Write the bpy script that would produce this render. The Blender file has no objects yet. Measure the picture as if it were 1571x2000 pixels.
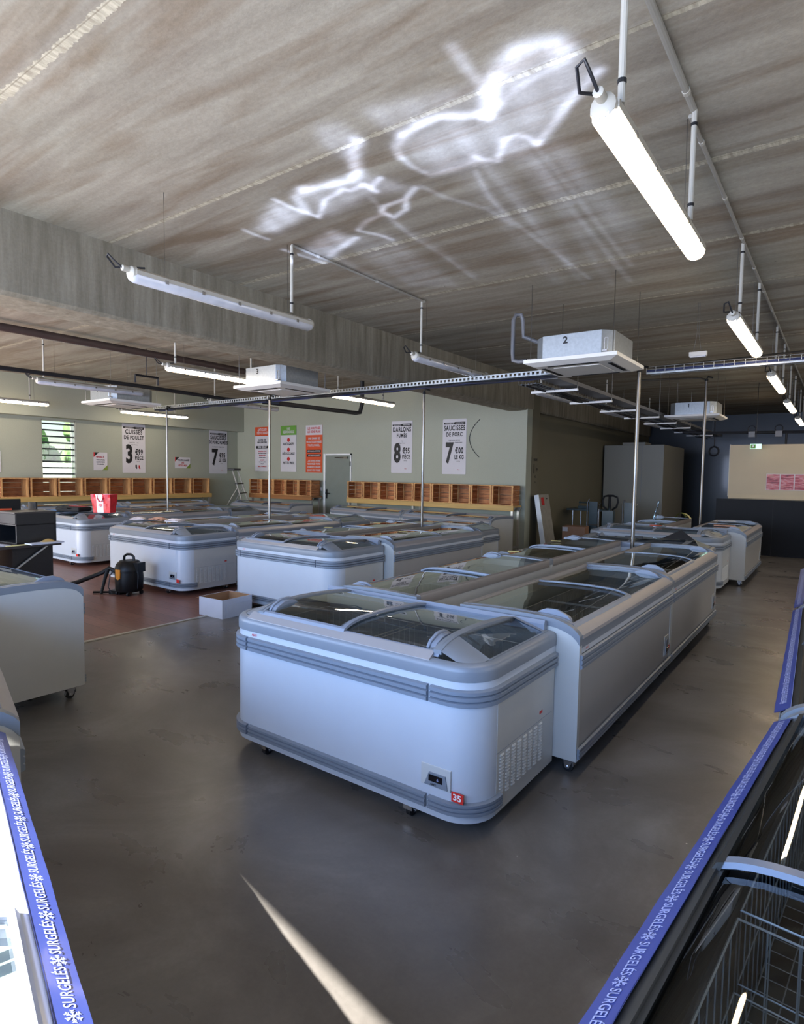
import bpy, math, random
from math import sin, cos, pi, radians, sqrt, atan2
from mathutils import Vector, Matrix
random.seed(7)
SC = bpy.context.scene
COL = SC.collection

# ------------------------------------------------------------------ camera, light, exposure
YAW, PITCH, ROLL, FPX = radians(-36.068), radians(-3.696), radians(0.8496), 1179.8
fw = Vector((sin(YAW)*cos(PITCH), cos(YAW)*cos(PITCH), sin(PITCH)))
r0 = Vector((cos(YAW), -sin(YAW), 0)); u0 = r0.cross(fw)
rr = r0*cos(ROLL)+u0*sin(ROLL); uu = -r0*sin(ROLL)+u0*cos(ROLL)
cd = bpy.data.cameras.new('camera'); cam = bpy.data.objects.new('camera', cd); COL.objects.link(cam)
M3 = Matrix((rr, uu, -fw)).transposed()
cam.matrix_world = Matrix.Translation((0, 0, 1.6)) @ M3.to_4x4()
cd.sensor_fit = 'HORIZONTAL'; cd.sensor_width = 36.0; cd.lens = 36.0*FPX/1571.0; cd.clip_start = .02; cd.clip_end = 200
SC.camera = cam

vs = SC.view_settings
vs.view_transform = 'Standard'; vs.look = 'None'; vs.gamma = 1.0; vs.use_curve_mapping = False
vs.exposure = 0.40

def lin(c):
    return tuple(((v/255.0)/12.92 if v/255.0 <= .04045 else (((v/255.0)+.055)/1.055)**2.4) for v in c)

W = bpy.data.worlds.new('sky'); SC.world = W; W.use_nodes = True
nt = W.node_tree; nt.nodes.clear()
wo = nt.nodes.new('ShaderNodeOutputWorld'); bg = nt.nodes.new('ShaderNodeBackground'); sk = nt.nodes.new('ShaderNodeTexSky')
sk.sky_type = 'NISHITA'; sk.sun_disc = False; sk.sun_elevation = radians(45); sk.sun_rotation = radians(200)
bg.inputs['Strength'].default_value = 0.30
nt.links.new(sk.outputs[0], bg.inputs[0]); nt.links.new(bg.outputs[0], wo.inputs[0])

SUNV = Vector((-0.10, -1.0, 1.0)).normalized()        # towards the sun
sl = bpy.data.lights.new('sun', 'SUN'); sl.energy = 27.0; sl.angle = radians(.5); sl.color = (1, .98, .92)
so = bpy.data.objects.new('sun', sl); COL.objects.link(so)
so.rotation_euler = SUNV.to_track_quat('Z', 'Y').to_euler()

def area(name, loc, rot, sx, sy, power, color, spread=180):
    l = bpy.data.lights.new(name, 'AREA'); l.shape = 'RECTANGLE'; l.size = sx; l.size_y = sy; l.energy = power; l.color = color
    l.spread = radians(spread)
    o = bpy.data.objects.new(name, l); COL.objects.link(o); o.location = loc; o.rotation_euler = rot
    return o
# daylight entering through the glazed shop front behind the camera
area('daylight_front', (-1.2, -2.35, 1.75), (radians(88), 0, 0), 4.6, 2.3, 270, (.24, .47, 1.0))
area('daylight_front', (-6.4, -2.35, 1.75), (radians(88), 0, 0), 4.6, 2.3, 260, (.36, .56, 1.0))
area('daylight_front', (-11.4, -2.35, 1.75), (radians(88), 0, 0), 4.2, 2.3, 300, (.82, .88, 1.0))
# lamps added outside to brighten the ceiling, like bounce off sunlit paving
area('bounce_fill', (-3.4, -3.2, .15), (radians(150), 0, 0), 8.5, 2.6, 560, (1.0, .93, .84), 115)
area('bounce_fill', (-11.0, -3.2, .15), (radians(150), 0, 0), 5.5, 2.6, 560, (1.0, .90, .80), 130)
# fill lamps added along the unseen right-hand wall, which has no windows
for wy in (3.5, 8.5, 13.5):
    area('side_fill', (3.32, wy, 2.0), (radians(90), 0, radians(90)), 2.6, 1.5, 28, (.98, .96, .95))
SC.cycles.max_bounces = 8; SC.cycles.diffuse_bounces = 4; SC.cycles.glossy_bounces = 4; SC.cycles.transparent_max_bounces = 16
SC.cycles.transmission_bounces = 6; SC.cycles.sample_clamp_indirect = 4.0; SC.cycles.use_denoising = True
SC.cycles.caustics_reflective = False; SC.cycles.caustics_refractive = False

# ------------------------------------------------------------------ materials
MT = {}
def newmat(name):
    m = bpy.data.materials.new(name); m.use_nodes = True; MT[name] = m
    return m, m.node_tree, m.node_tree.nodes['Principled BSDF']
def N(nt, t, **kw):
    n = nt.nodes.new(t)
    for k, v in kw.items(): setattr(n, k, v)
    return n
def mathn(nt, op, a, b=None, c=None, clamp=False):
    n = nt.nodes.new('ShaderNodeMath'); n.operation = op; n.use_clamp = clamp
    for i, v in enumerate((a, b, c)):
        if v is None: continue
        if isinstance(v, (int, float)): n.inputs[i].default_value = v
        else: nt.links.new(v, n.inputs[i])
    return n.outputs[0]
def mixc(nt, f, a, b, bt='MIX'):
    n = nt.nodes.new('ShaderNodeMix'); n.data_type = 'RGBA'; n.blend_type = bt
    for s, v in ((n.inputs[0], f), (n.inputs[6], a), (n.inputs[7], b)):
        if isinstance(v, (int, float)): s.default_value = v
        elif isinstance(v, tuple): s.default_value = (*v[:3], 1)
        else: nt.links.new(v, s)
    return n.outputs[2]
def noise(nt, vec, scale, detail=4, rough=.55, dist=0):
    n = N(nt, 'ShaderNodeTexNoise'); n.inputs['Scale'].default_value = scale; n.inputs['Detail'].default_value = detail
    n.inputs['Roughness'].default_value = rough; n.inputs['Distortion'].default_value = dist
    nt.links.new(vec, n.inputs['Vector']); return n.outputs['Fac']
def mapping(nt, vec, scale=(1, 1, 1), rot=(0, 0, 0), loc=(0, 0, 0)):
    n = N(nt, 'ShaderNodeMapping'); n.inputs['Scale'].default_value = scale; n.inputs['Rotation'].default_value = rot; n.inputs['Location'].default_value = loc
    nt.links.new(vec, n.inputs['Vector']); return n.outputs[0]
def ramp(nt, f, stops):
    n = N(nt, 'ShaderNodeValToRGB'); cr = n.color_ramp
    while len(cr.elements) < len(stops): cr.elements.new(.5)
    for e, (p, c) in zip(cr.elements, stops): e.position = p; e.color = (*c, 1)
    nt.links.new(f, n.inputs[0]); return n.outputs[0]
def bump(nt, b, h, strength=.2, dist=.01):
    n = N(nt, 'ShaderNodeBump'); n.inputs['Strength'].default_value = strength; n.inputs['Distance'].default_value = dist
    nt.links.new(h, n.inputs['Height']); nt.links.new(n.outputs[0], b.inputs['Normal'])

def pm(name, rgb, rough=.5, metal=0.0, var=.06, scale=6.0, stretch=(1, 1, 1), bmp=0.0, coat=0.0, spec=.5, emit=None):
    """plain procedural material: base colour broken up by a little noise"""
    m, nt, b = newmat(name)
    c = lin(rgb); tc = N(nt, 'ShaderNodeTexCoord')
    v = mapping(nt, tc.outputs['Object'], stretch)
    f = noise(nt, v, scale, 5)
    lo = tuple(x*(1-var) for x in c); hi = tuple(min(1, x*(1+var)) for x in c)
    nt.links.new(ramp(nt, f, [(.3, lo), (.7, hi)]), b.inputs['Base Color'])
    b.inputs['Roughness'].default_value = rough; b.inputs['Metallic'].default_value = metal
    b.inputs['Specular IOR Level'].default_value = spec; b.inputs['Coat Weight'].default_value = coat; b.inputs['Coat Roughness'].default_value = .08
    if bmp: bump(nt, b, f, bmp)
    if emit:
        b.inputs['Emission Color'].default_value = (*emit[0], 1); b.inputs['Emission Strength'].default_value = emit[1]
    return m

pm('white_paint', (188, 193, 200), .30, coat=.35, var=.015)
pm('side_panel', (186, 186, 182), .33, var=.02, coat=.15)
pm('front_panel', (170, 166, 161), .36, var=.02)  # row fronts greyer than the white ends, dimmer light put into the colour
pm('grey_plastic', (120, 126, 134), .38, var=.03)
pm('rail_plastic', (150, 146, 146), .36, var=.03)
pm('rail_back', (122, 116, 112), .38, var=.03)
pm('rail_dark', (52, 52, 50), .3, var=.05)
pm('bumper_grey', (120, 128, 139), .40, var=.03)
pm('lid_frame', (126, 134, 148), .32, var=.03)
pm('liner', (112, 118, 120), .35, metal=.4, var=.05)
pm('liner_white', (160, 168, 164), .35, var=.04)
pm('wire', (140, 143, 142), .35, metal=.2, var=.02)
pm('black_rubber', (22, 22, 24), .55)
pm('black_plastic', (13, 13, 14), .45, spec=.3)
pm('chrome', (205, 207, 210), .25, metal=1.0, var=.03)
pm('steel', (128, 124, 118), .3, metal=1.0, var=.12, scale=14, stretch=(1, 1, .3))
pm('galvanised', (165, 170, 172), .42, metal=.6, var=.10, scale=30)
pm('red', (205, 45, 38), .45)
pm('white', (235, 235, 232), .5)
pm('ac_white', (228, 224, 216), .45, var=.03)
pm('ink', (14, 12, 14), .55)
pm('ink_red', (190, 38, 36), .55)
pm('orange', (206, 78, 36), .5)
pm('amber', (222, 138, 34), .45)
pm('green', (98, 150, 56), .5)
pm('paper', (206, 202, 204), .6, var=.02)
pm('pvc', (178, 173, 160), .42, var=.05)
pm('conduit', (150, 146, 136), .45, var=.06)
pm('black_cable', (24, 25, 30), .5)
pm('blue_cable', (38, 46, 84), .5)
pm('brown_pipe', (72, 58, 54), .5, var=.1)
pm('grey_pipe', (112, 112, 114), .45)
pm('cream_panel', (186, 172, 145), .6, var=.05, scale=1.5)
pm('dark_wall', (54, 58, 62), .30, var=.12, scale=.8, stretch=(2.5, 2.5, .15), coat=.3)
pm('black_board', (15, 15, 17), .5, var=.15, spec=.2)
pm('cold_room_white', (148, 144, 130), .5, var=.04, scale=1.2)
pm('wood_black', (22, 23, 26), .45, var=.2, scale=9, stretch=(.3, .3, 6))
pm('wood_top', (58, 52, 50), .4, var=.1, scale=6)
pm('timber_yellow', (196, 158, 92), .6, var=.16, scale=3, stretch=(.4, .4, 5))
pm('timber_orange', (160, 106, 60), .6, var=.2, scale=3, stretch=(.4, .4, 5))
pm('cardboard', (164, 124, 96), .75, var=.06)
pm('cardboard_white', (196, 200, 212), .6, var=.03)
pm('carton_grey', (150, 144, 132), .7, var=.12, scale=8)
pm('carton_inside', (150, 112, 78), .8, var=.08)
pm('bag_red', (200, 34, 48), .35, var=.2, scale=12)
pm('bag_white', (222, 214, 220), .4, var=.08, scale=12)
pm('fabric_black', (18, 18, 20), .8, var=.2)
pm('aluminium', (190, 188, 180), .35, metal=.7, var=.05)
pm('door_paint', (122, 128, 118), .45, var=.04)
pm('sticky_yellow', (222, 214, 148), .6)
pm('leaf_green', (122, 142, 50), .6, var=.1)
pm('teal_metal', (60, 74, 76), .4, var=.1)
pm('leaflet_blue', (70, 130, 190), .5, var=.15, scale=20)
pm('strip_blue', (60, 74, 146), .32, var=.04, coat=.3)
pm('strip_lilac', (172, 182, 226), .4, var=.04)
pm('vinyl_pack', (198, 150, 130), .35, var=.25, scale=25)
pm('asphalt', (96, 96, 94), .9, var=.1)
pm('grass', (86, 122, 52), .9, var=.35, scale=8)
pm('foliage', (104, 134, 76), .9, var=.5, scale=5)
pm('house_white', (170, 168, 160), .8)
pm('louvre', (60, 70, 68), .5)
pm('exit_green', (150, 190, 170), .4, emit=((.55, .8, .68), .9))

def mat_display():
    m, nt, b = newmat('display'); b.inputs['Base Color'].default_value = (.004, .004, .006, 1); b.inputs['Roughness'].default_value = .12
mat_display()

def mat_lamp():
    m, nt, b = newmat('lamp_on')
    lw = N(nt, 'ShaderNodeLayerWeight'); lw.inputs['Blend'].default_value = .45
    c = ramp(nt, lw.outputs['Facing'], [(0.0, (1, .93, .82)), (.75, (1, .72, .42))])
    b.inputs['Base Color'].default_value = (.8, .78, .72, 1)
    nt.links.new(c, b.inputs['Emission Color']); b.inputs['Emission Strength'].default_value = 17.0
    m, nt, b = newmat('lamp_off')
    tc = N(nt, 'ShaderNodeTexCoord'); f = noise(nt, mapping(nt, tc.outputs['Object'], (1, 2, 1)), 3)
    nt.links.new(ramp(nt, f, [(.3, lin((190, 192, 200))), (.7, lin((215, 216, 222)))]), b.inputs['Base Color'])
    b.inputs['Roughness'].default_value = .15; b.inputs['Coat Weight'].default_value = .6
mat_lamp()

def mat_glass(name, tint, extra, ior):
    m, nt, b = newmat(name)
    out = [n for n in nt.nodes if n.type == 'OUTPUT_MATERIAL'][0]; nt.nodes.remove(b)
    tr = N(nt, 'ShaderNodeBsdfTransparent'); tr.inputs[0].default_value = (*tint, 1)
    gl = N(nt, 'ShaderNodeBsdfGlossy'); gl.inputs['Roughness'].default_value = .015; gl.inputs['Color'].default_value = (.95, .98, .97, 1)
    tc = N(nt, 'ShaderNodeTexCoord'); nz = noise(nt, mapping(nt, tc.outputs['Object'], (1, 3, 1)), 1.6, 2)
    bp = N(nt, 'ShaderNodeBump'); bp.inputs['Strength'].default_value = .10; bp.inputs['Distance'].default_value = .02
    nt.links.new(nz, bp.inputs['Height']); nt.links.new(bp.outputs[0], gl.inputs['Normal'])
    g = N(nt, 'ShaderNodeNewGeometry'); dt = N(nt, 'ShaderNodeVectorMath', operation='DOT_PRODUCT')
    nt.links.new(g.outputs['Incoming'], dt.inputs[0]); nt.links.new(g.outputs['Normal'], dt.inputs[1])
    c = mathn(nt, 'SUBTRACT', 1.0, mathn(nt, 'ABSOLUTE', dt.outputs['Value']), clamp=True)
    f = mathn(nt, 'MULTIPLY_ADD', mathn(nt, 'POWER', c, 4.2), .93, ior+extra, clamp=True)
    mx = N(nt, 'ShaderNodeMixShader'); nt.links.new(f, mx.inputs[0]); nt.links.new(tr.outputs[0], mx.inputs[1]); nt.links.new(gl.outputs[0], mx.inputs[2])
    nt.links.new(mx.outputs[0], out.inputs[0])
mat_glass('glass', (.80, .83, .83), .03, .055)
mat_glass('acrylic', (.8, .82, .84), .08, .05)

def mat_ceiling():
    m, nt, b = newmat('ceiling_concrete')
    g = N(nt, 'ShaderNodeNewGeometry'); sx = N(nt, 'ShaderNodeSeparateXYZ'); nt.links.new(g.outputs['Position'], sx.inputs[0])
    P = g.outputs['Position']
    st = noise(nt, mapping(nt, P, (.30, 2.6, 1), (0, 0, radians(3))), 1.5, 7, .62, .35)
    st2 = noise(nt, mapping(nt, P, (.22, 1.6, 1), (0, 0, radians(-2)), (3, 7, 0)), 2.2, 4, .6, .5)
    big = noise(nt, mapping(nt, P, (.45, .8, 1)), .9, 3, .5)
    fine = noise(nt, P, 34, 4, .7)
    c = ramp(nt, st, [(.25, lin((118, 106, 92))), (.5, lin((152, 144, 129))), (.78, lin((182, 176, 160)))])
    brown = ramp(nt, st2, [(.50, (0, 0, 0)), (.68, (1, 1, 1))])
    c = mixc(nt, mathn(nt, 'MULTIPLY', brown, .68), c, lin((112, 90, 64)))
    c = mixc(nt, mathn(nt, 'MULTIPLY', ramp(nt, big, [(.5, (0, 0, 0)), (.75, (1, 1, 1))]), .35), c, lin((150, 156, 142)))
    pid = mathn(nt, 'FLOOR', mathn(nt, 'DIVIDE', mathn(nt, 'SUBTRACT', sx.outputs[1], 1.415), 1.392))
    wn = N(nt, 'ShaderNodeTexWhiteNoise', noise_dimensions='1D'); nt.links.new(pid, wn.inputs['W'])
    k = mathn(nt, 'MULTIPLY_ADD', wn.outputs['Value'], .16, .86)
    k = mathn(nt, 'MULTIPLY', k, mathn(nt, 'MULTIPLY_ADD', fine, .5, .75))
    c = mixc(nt, 1.0, c, k, 'MULTIPLY')
    # filled joints between the slabs
    fr = mathn(nt, 'SUBTRACT', mathn(nt, 'FRACT', mathn(nt, 'DIVIDE', mathn(nt, 'SUBTRACT', sx.outputs[1], 1.415-.696), 1.392)), .5)
    edge = noise(nt, mapping(nt, P, (22, 3, 1)), 1.0, 3, .7)
    d = mathn(nt, 'ABSOLUTE', mathn(nt, 'MULTIPLY', fr, 1.392))
    wj = N(nt, 'ShaderNodeTexWhiteNoise', noise_dimensions='1D'); nt.links.new(mathn(nt, 'FLOOR', mathn(nt, 'DIVIDE', mathn(nt, 'SUBTRACT', sx.outputs[1], 1.415-.696), 1.392)), wj.inputs['W'])
    wv = mathn(nt, 'MULTIPLY', edge, mathn(nt, 'MULTIPLY_ADD', wj.outputs['Value'], .034, .032))
    jm = mathn(nt, 'LESS_THAN', d, wv)
    jc = ramp(nt, noise(nt, mapping(nt, P, (40, 10, 1)), 1.0, 3), [(.35, lin((150, 141, 122))), (.65, lin((192, 184, 162)))])
    c = mixc(nt, jm, c, jc)
    d2 = mathn(nt, 'ABSOLUTE', mathn(nt, 'MULTIPLY_ADD', fr, 1.392, .014))
    c = mixc(nt, mathn(nt, 'MULTIPLY', mathn(nt, 'LESS_THAN', d2, .003), .45), c, lin((96, 84, 66)))
    # pock marks
    v = N(nt, 'ShaderNodeTexVoronoi'); v.inputs['Scale'].default_value = 2.2; nt.links.new(mapping(nt, P, (1, 1.6, 1)), v.inputs['Vector'])
    c = mixc(nt, mathn(nt, 'LESS_THAN', v.outputs['Distance'], .022), c, lin((70, 66, 58)))
    nt.links.new(c, b.inputs['Base Color']); b.inputs['Roughness'].default_value = .85
    bump(nt, b, mathn(nt, 'ADD', mathn(nt, 'MULTIPLY', jm, 1.5), fine), .25, .006)
mat_ceiling()

def mat_beam():
    m, nt, b = newmat('beam_concrete')
    g = N(nt, 'ShaderNodeNewGeometry'); P = g.outputs['Position']
    a = noise(nt, mapping(nt, P, (3.5, 3.5, .35)), 3.0, 6, .65)
    big = noise(nt, P, .7, 3); fine = noise(nt, P, 40, 3, .7)
    c = ramp(nt, a, [(.3, lin((116, 108, 90))), (.55, lin((146, 138, 120))), (.8, lin((176, 168, 148)))])
    c = mixc(nt, mathn(nt, 'MULTIPLY', ramp(nt, big, [(.45, (0, 0, 0)), (.7, (1, 1, 1))]), .35), c, lin((112, 104, 86)))
    c = mixc(nt, 1.0, c, mathn(nt, 'MULTIPLY_ADD', fine, .4, .8), 'MULTIPLY')
    nt.links.new(c, b.inputs['Base Color']); b.inputs['Roughness'].default_value = .85; bump(nt, b, fine, .2, .004)
mat_beam()

def mat_floor():
    m, nt, b = newmat('floor_concrete')
    g = N(nt, 'ShaderNodeNewGeometry'); P = g.outputs['Position']
    a = noise(nt, mapping(nt, P, (1, 1, 1)), 1.1, 8, .66, .8)
    s = noise(nt, mapping(nt, P, (1.0, 1.9, 1), (0, 0, radians(25))), 1.7, 7, .58, .35)
    f = noise(nt, P, 55, 3, .7)
    c = ramp(nt, a, [(.10, lin((62, 58, 54))), (.50, lin((106, 102, 98))), (.90, lin((156, 153, 151)))])
    c = mixc(nt, mathn(nt, 'MULTIPLY', mathn(nt, 'SUBTRACT', 1.0, s), .55), c, lin((66, 60, 55)))
    v = N(nt, 'ShaderNodeTexVoronoi', feature='DISTANCE_TO_EDGE'); v.inputs['Scale'].default_value = 1.7
    nt.links.new(mixc(nt, .25, P, N(nt, 'ShaderNodeTexNoise').outputs['Color']), v.inputs['Vector'])
    sp = N(nt, 'ShaderNodeTexVoronoi'); sp.inputs['Scale'].default_value = 3.3; nt.links.new(P, sp.inputs['Vector'])
    c = mixc(nt, mathn(nt, 'LESS_THAN', sp.outputs['Distance'], .014), c, lin((196, 190, 180)))
    c = mixc(nt, 1.0, c, mathn(nt, 'MULTIPLY_ADD', f, .3, .85), 'MULTIPLY')
    nt.links.new(c, b.inputs['Base Color'])
    rg = mathn(nt, 'MULTIPLY_ADD', s, .34, .14); nt.links.new(rg, b.inputs['Roughness'])
    b.inputs['Specular IOR Level'].default_value = .55
    bump(nt, b, f, .03, .004)
mat_floor()

def mat_vinyl():
    m, nt, b = newmat('floor_vinyl')
    g = N(nt, 'ShaderNodeNewGeometry'); P = g.outputs['Position']
    br = N(nt, 'ShaderNodeTexBrick'); br.offset = .37; br.inputs['Scale'].default_value = 1
    br.inputs['Brick Width'].default_value = 1.2; br.inputs['Row Height'].default_value = .18; br.inputs['Mortar Size'].default_value = .003
    br.inputs['Color1'].default_value = (*lin((134, 92, 78)), 1); br.inputs['Color2'].default_value = (*lin((112, 76, 66)), 1); br.inputs['Mortar'].default_value = (*lin((70, 46, 40)), 1)
    nt.links.new(P, br.inputs['Vector'])
    gr = noise(nt, mapping(nt, P, (1.2, 16, 1)), 2.5, 5, .6)
    c = mixc(nt, 1.0, br.outputs['Color'], mathn(nt, 'MULTIPLY_ADD', gr, .7, .65), 'MULTIPLY')
    nt.links.new(c, b.inputs['Base Color']); b.inputs['Roughness'].default_value = .38
mat_vinyl()

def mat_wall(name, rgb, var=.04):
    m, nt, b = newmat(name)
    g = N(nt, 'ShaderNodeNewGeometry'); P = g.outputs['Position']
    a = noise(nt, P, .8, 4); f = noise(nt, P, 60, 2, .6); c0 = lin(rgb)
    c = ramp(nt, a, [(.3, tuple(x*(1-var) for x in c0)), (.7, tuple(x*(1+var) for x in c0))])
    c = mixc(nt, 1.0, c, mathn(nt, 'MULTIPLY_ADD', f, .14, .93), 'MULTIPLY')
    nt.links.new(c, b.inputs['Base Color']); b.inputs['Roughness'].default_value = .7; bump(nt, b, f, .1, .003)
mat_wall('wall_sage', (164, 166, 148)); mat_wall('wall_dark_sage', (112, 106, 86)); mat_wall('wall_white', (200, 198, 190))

def mat_crate():
    m, nt, b = newmat('crate_wood')
    tc = N(nt, 'ShaderNodeTexCoord'); oi = N(nt, 'ShaderNodeObjectInfo')
    v = mapping(nt, tc.outputs['Object'], (1.5, 1.5, 9)); f = noise(nt, v, 2.2, 6, .65, .4)
    c = ramp(nt, f, [(.28, lin((112, 64, 34))), (.5, lin((180, 114, 66))), (.75, lin((214, 150, 96)))])
    c = mixc(nt, 1.0, c, mathn(nt, 'MULTIPLY_ADD', oi.outputs['Random'], .35, .78), 'MULTIPLY')
    nt.links.new(c, b.inputs['Base Color']); b.inputs['Roughness'].default_value = .7
    m, nt, b = newmat('crate_post')
    tc = N(nt, 'ShaderNodeTexCoord'); f = noise(nt, mapping(nt, tc.outputs['Object'], (6, 6, 1.2)), 3, 5)
    nt.links.new(ramp(nt, f, [(.3, lin((176, 122, 72))), (.7, lin((226, 174, 112)))]), b.inputs['Base Color']); b.inputs['Roughness'].default_value = .7
mat_crate()

def mat_poster_pack():
    m, nt, b = newmat('meat_print')
    tc = N(nt, 'ShaderNodeTexCoord'); f = noise(nt, mapping(nt, tc.outputs['Object'], (3, 3, 22)), 1.4, 4, .6, .6)
    nt.links.new(ramp(nt, f, [(.36, lin((96, 14, 20))), (.46, lin((170, 40, 50))), (.55, lin((205, 150, 150))), (.62, lin((190, 60, 66))), (.72, lin((150, 130, 90)))]), b.inputs['Base Color'])
    b.inputs['Roughness'].default_value = .4
mat_poster_pack()

# ------------------------------------------------------------------ mesh helpers
class MB:
    def __init__(s): s.v = []; s.f = []; s.m = []; s.mi = 0; s.mats = []
    def use(s, name):
        if name not in s.mats: s.mats.append(name)
        s.mi = s.mats.index(name); return s
    def add(s, vs, fs, T=None):
        o = len(s.v)
        s.v += [tuple(T @ Vector(p)) if T else tuple(p) for p in vs]
        for f in fs: s.f.append([i+o for i in f]); s.m.append(s.mi)
        return s
    def box(s, a, b, T=None):
        (x0, y0, z0), (x1, y1, z1) = a, b
        x0, x1 = min(x0, x1), max(x0, x1); y0, y1 = min(y0, y1), max(y0, y1); z0, z1 = min(z0, z1), max(z0, z1)
        return s.add([(x0, y0, z0), (x1, y0, z0), (x1, y1, z0), (x0, y1, z0), (x0, y0, z1), (x1, y0, z1), (x1, y1, z1), (x0, y1, z1)],
                     [(0, 3, 2, 1), (4, 5, 6, 7), (0, 1, 5, 4), (1, 2, 6, 5), (2, 3, 7, 6), (3, 0, 4, 7)], T)
    def tube(s, pts, r, n=8, T=None, caps=True):
        pts = [Vector(p) for p in pts]; rs = r if isinstance(r, (list, tuple)) else [r]*len(pts)
        vs = []; fs = []; up = None
        for i, p in enumerate(pts):
            t = (pts[min(i+1, len(pts)-1)]-pts[max(i-1, 0)])
            t = t.normalized() if t.length > 1e-9 else Vector((0, 0, 1))
            if up is None:
                up = Vector((0, 0, 1)) if abs(t.z) < .9 else Vector((1, 0, 0))
            a = t.cross(up)
            if a.length < 1e-6: a = t.cross(Vector((.3, .9, .2)))
            a.normalize(); b = a.cross(t).normalized(); up = b
            for k in range(n):
                an = 2*pi*k/n; vs.append(p+(a*cos(an)+b*sin(an))*rs[i])
        for i in range(len(pts)-1):
            for k in range(n): fs.append((i*n+k, i*n+(k+1) % n, (i+1)*n+(k+1) % n, (i+1)*n+k))
        if caps: fs.append(tuple(range(n))[::-1]); fs.append(tuple(range((len(pts)-1)*n, len(pts)*n)))
        return s.add(vs, fs, T)
    def prism(s, poly, x0, x1, axis='x', T=None):
        """extrude polygon (a,b) along axis: x -> (t,a,b); y -> (a,t,b); z -> (a,b,t)"""
        n = len(poly); pt = {'x': lambda t, a, b: (t, a, b), 'y': lambda t, a, b: (a, t, b), 'z': lambda t, a, b: (a, b, t)}[axis]
        vs = [pt(x0, a, b) for a, b in poly]+[pt(x1, a, b) for a, b in poly]
        fs = [(i, (i+1) % n, n+(i+1) % n, n+i) for i in range(n)]+[tuple(range(n))[::-1], tuple(range(n, 2*n))]
        return s.add(vs, fs, T)
    def grid(s, rows, T=None, flip=False):
        m = len(rows[0]); vs = [p for r in rows for p in r]; fs = []
        for i in range(len(rows)-1):
            for j in range(m-1):
                q = (i*m+j, i*m+j+1, (i+1)*m+j+1, (i+1)*m+j); fs.append(q[::-1] if flip else q)
        return s.add(vs, fs, T)
    def build(s, name, mat=None, parent=None, smooth=35, loc=None, bevel=0):
        me = bpy.data.meshes.new(name); me.from_pydata(s.v, [], s.f)
        names = s.mats if s.mats else [mat]
        for n_ in names: me.materials.append(MT[n_])
        if s.mats: me.polygons.foreach_set('material_index', s.m)
        me.update()
        import bmesh
        bm = bmesh.new(); bm.from_mesh(me); bmesh.ops.recalc_face_normals(bm, faces=bm.faces); bm.to_mesh(me); bm.free()
        if smooth:
            me.polygons.foreach_set('use_smooth', [True]*len(me.polygons)); me.set_sharp_from_angle(angle=radians(smooth))
        o = bpy.data.objects.new(name, me); COL.objects.link(o)
        if parent: o.parent = parent
        if loc: o.location = loc
        if bevel:
            b = o.modifiers.new('bevel', 'BEVEL'); b.width = bevel; b.segments = 2; b.limit_method = 'ANGLE'
        return o
def mb(mat=None):
    m = MB()
    if mat: m.use(mat)
    return m
def tag(o, label=None, cat=None, group=None, kind=None):
    if label: o['label'] = label
    if cat: o['category'] = cat
    if group: o['group'] = group
    if kind: o['kind'] = kind
    return o
def empty(name, loc=(0, 0, 0), rz=0, label=None, cat=None, group=None):
    o = bpy.data.objects.new(name, None); COL.objects.link(o); o.location = loc; o.rotation_euler = (0, 0, rz)
    o.empty_display_size = .1
    return tag(o, label, cat, group)
def copy_tree(o, parent=None):
    c = o.copy(); COL.objects.link(c); c.parent = parent
    for ch in list(o.children): copy_tree(ch, c)
    return c
def struct(o): o['kind'] = 'structure'; return o

TXT = {}
def text_into(m, body, size, T, sx=1.0, off=0.0, align='CENTER', depth=.0015, spacing=1.0):
    """letters as geometry: x to the right, y up in the letter plane, placed by T"""
    key = (body, off, align, spacing)
    if key not in TXT:
        cu = bpy.data.curves.new('t', 'FONT'); cu.body = body; cu.size = 1; cu.align_x = align; cu.align_y = 'CENTER'; cu.offset = off; cu.resolution_u = 3
        cu.space_character = spacing
        ob = bpy.data.objects.new('t', cu); COL.objects.link(ob)
        dg = bpy.context.evaluated_depsgraph_get(); me = bpy.data.meshes.new_from_object(ob.evaluated_get(dg))
        TXT[key] = ([v.co.copy() for v in me.vertices], [tuple(p.vertices) for p in me.polygons])
        bpy.data.objects.remove(ob); bpy.data.curves.remove(cu); bpy.data.meshes.remove(me)
    vs, fs = TXT[key]
    m.add([(v.x*size*sx, v.y*size, depth) for v in vs], fs, T)

# ------------------------------------------------------------------ room shell
CZ = 3.54; YB = 11.38; XL = -14.22; YF = 21.2; XR = 3.4; YS = -1.45; XB = -5.2
o = mb('floor_concrete').box((XL-.3, YS-.2, -.12), (XR+.3, YF+.3, 0)).build('floor', smooth=0); struct(o)
o = mb('floor_vinyl').box((XL, YS+.1, 0), (-5.575, YB, .004)).build('floor_vinyl', smooth=0); o.name = 'floor.001'; struct(o)
o = mb('aluminium').prism([(-5.60, .002), (-5.55, .002), (-5.56, .010), (-5.59, .010)], YS+.1, YB, 'y').build('trim_1', smooth=0); struct(o)
o = mb('ceiling_concrete').box((XL-.3, YS-.2, CZ), (XR+.3, YF+.3, CZ+.3)).build('ceiling', smooth=0); struct(o)
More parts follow.
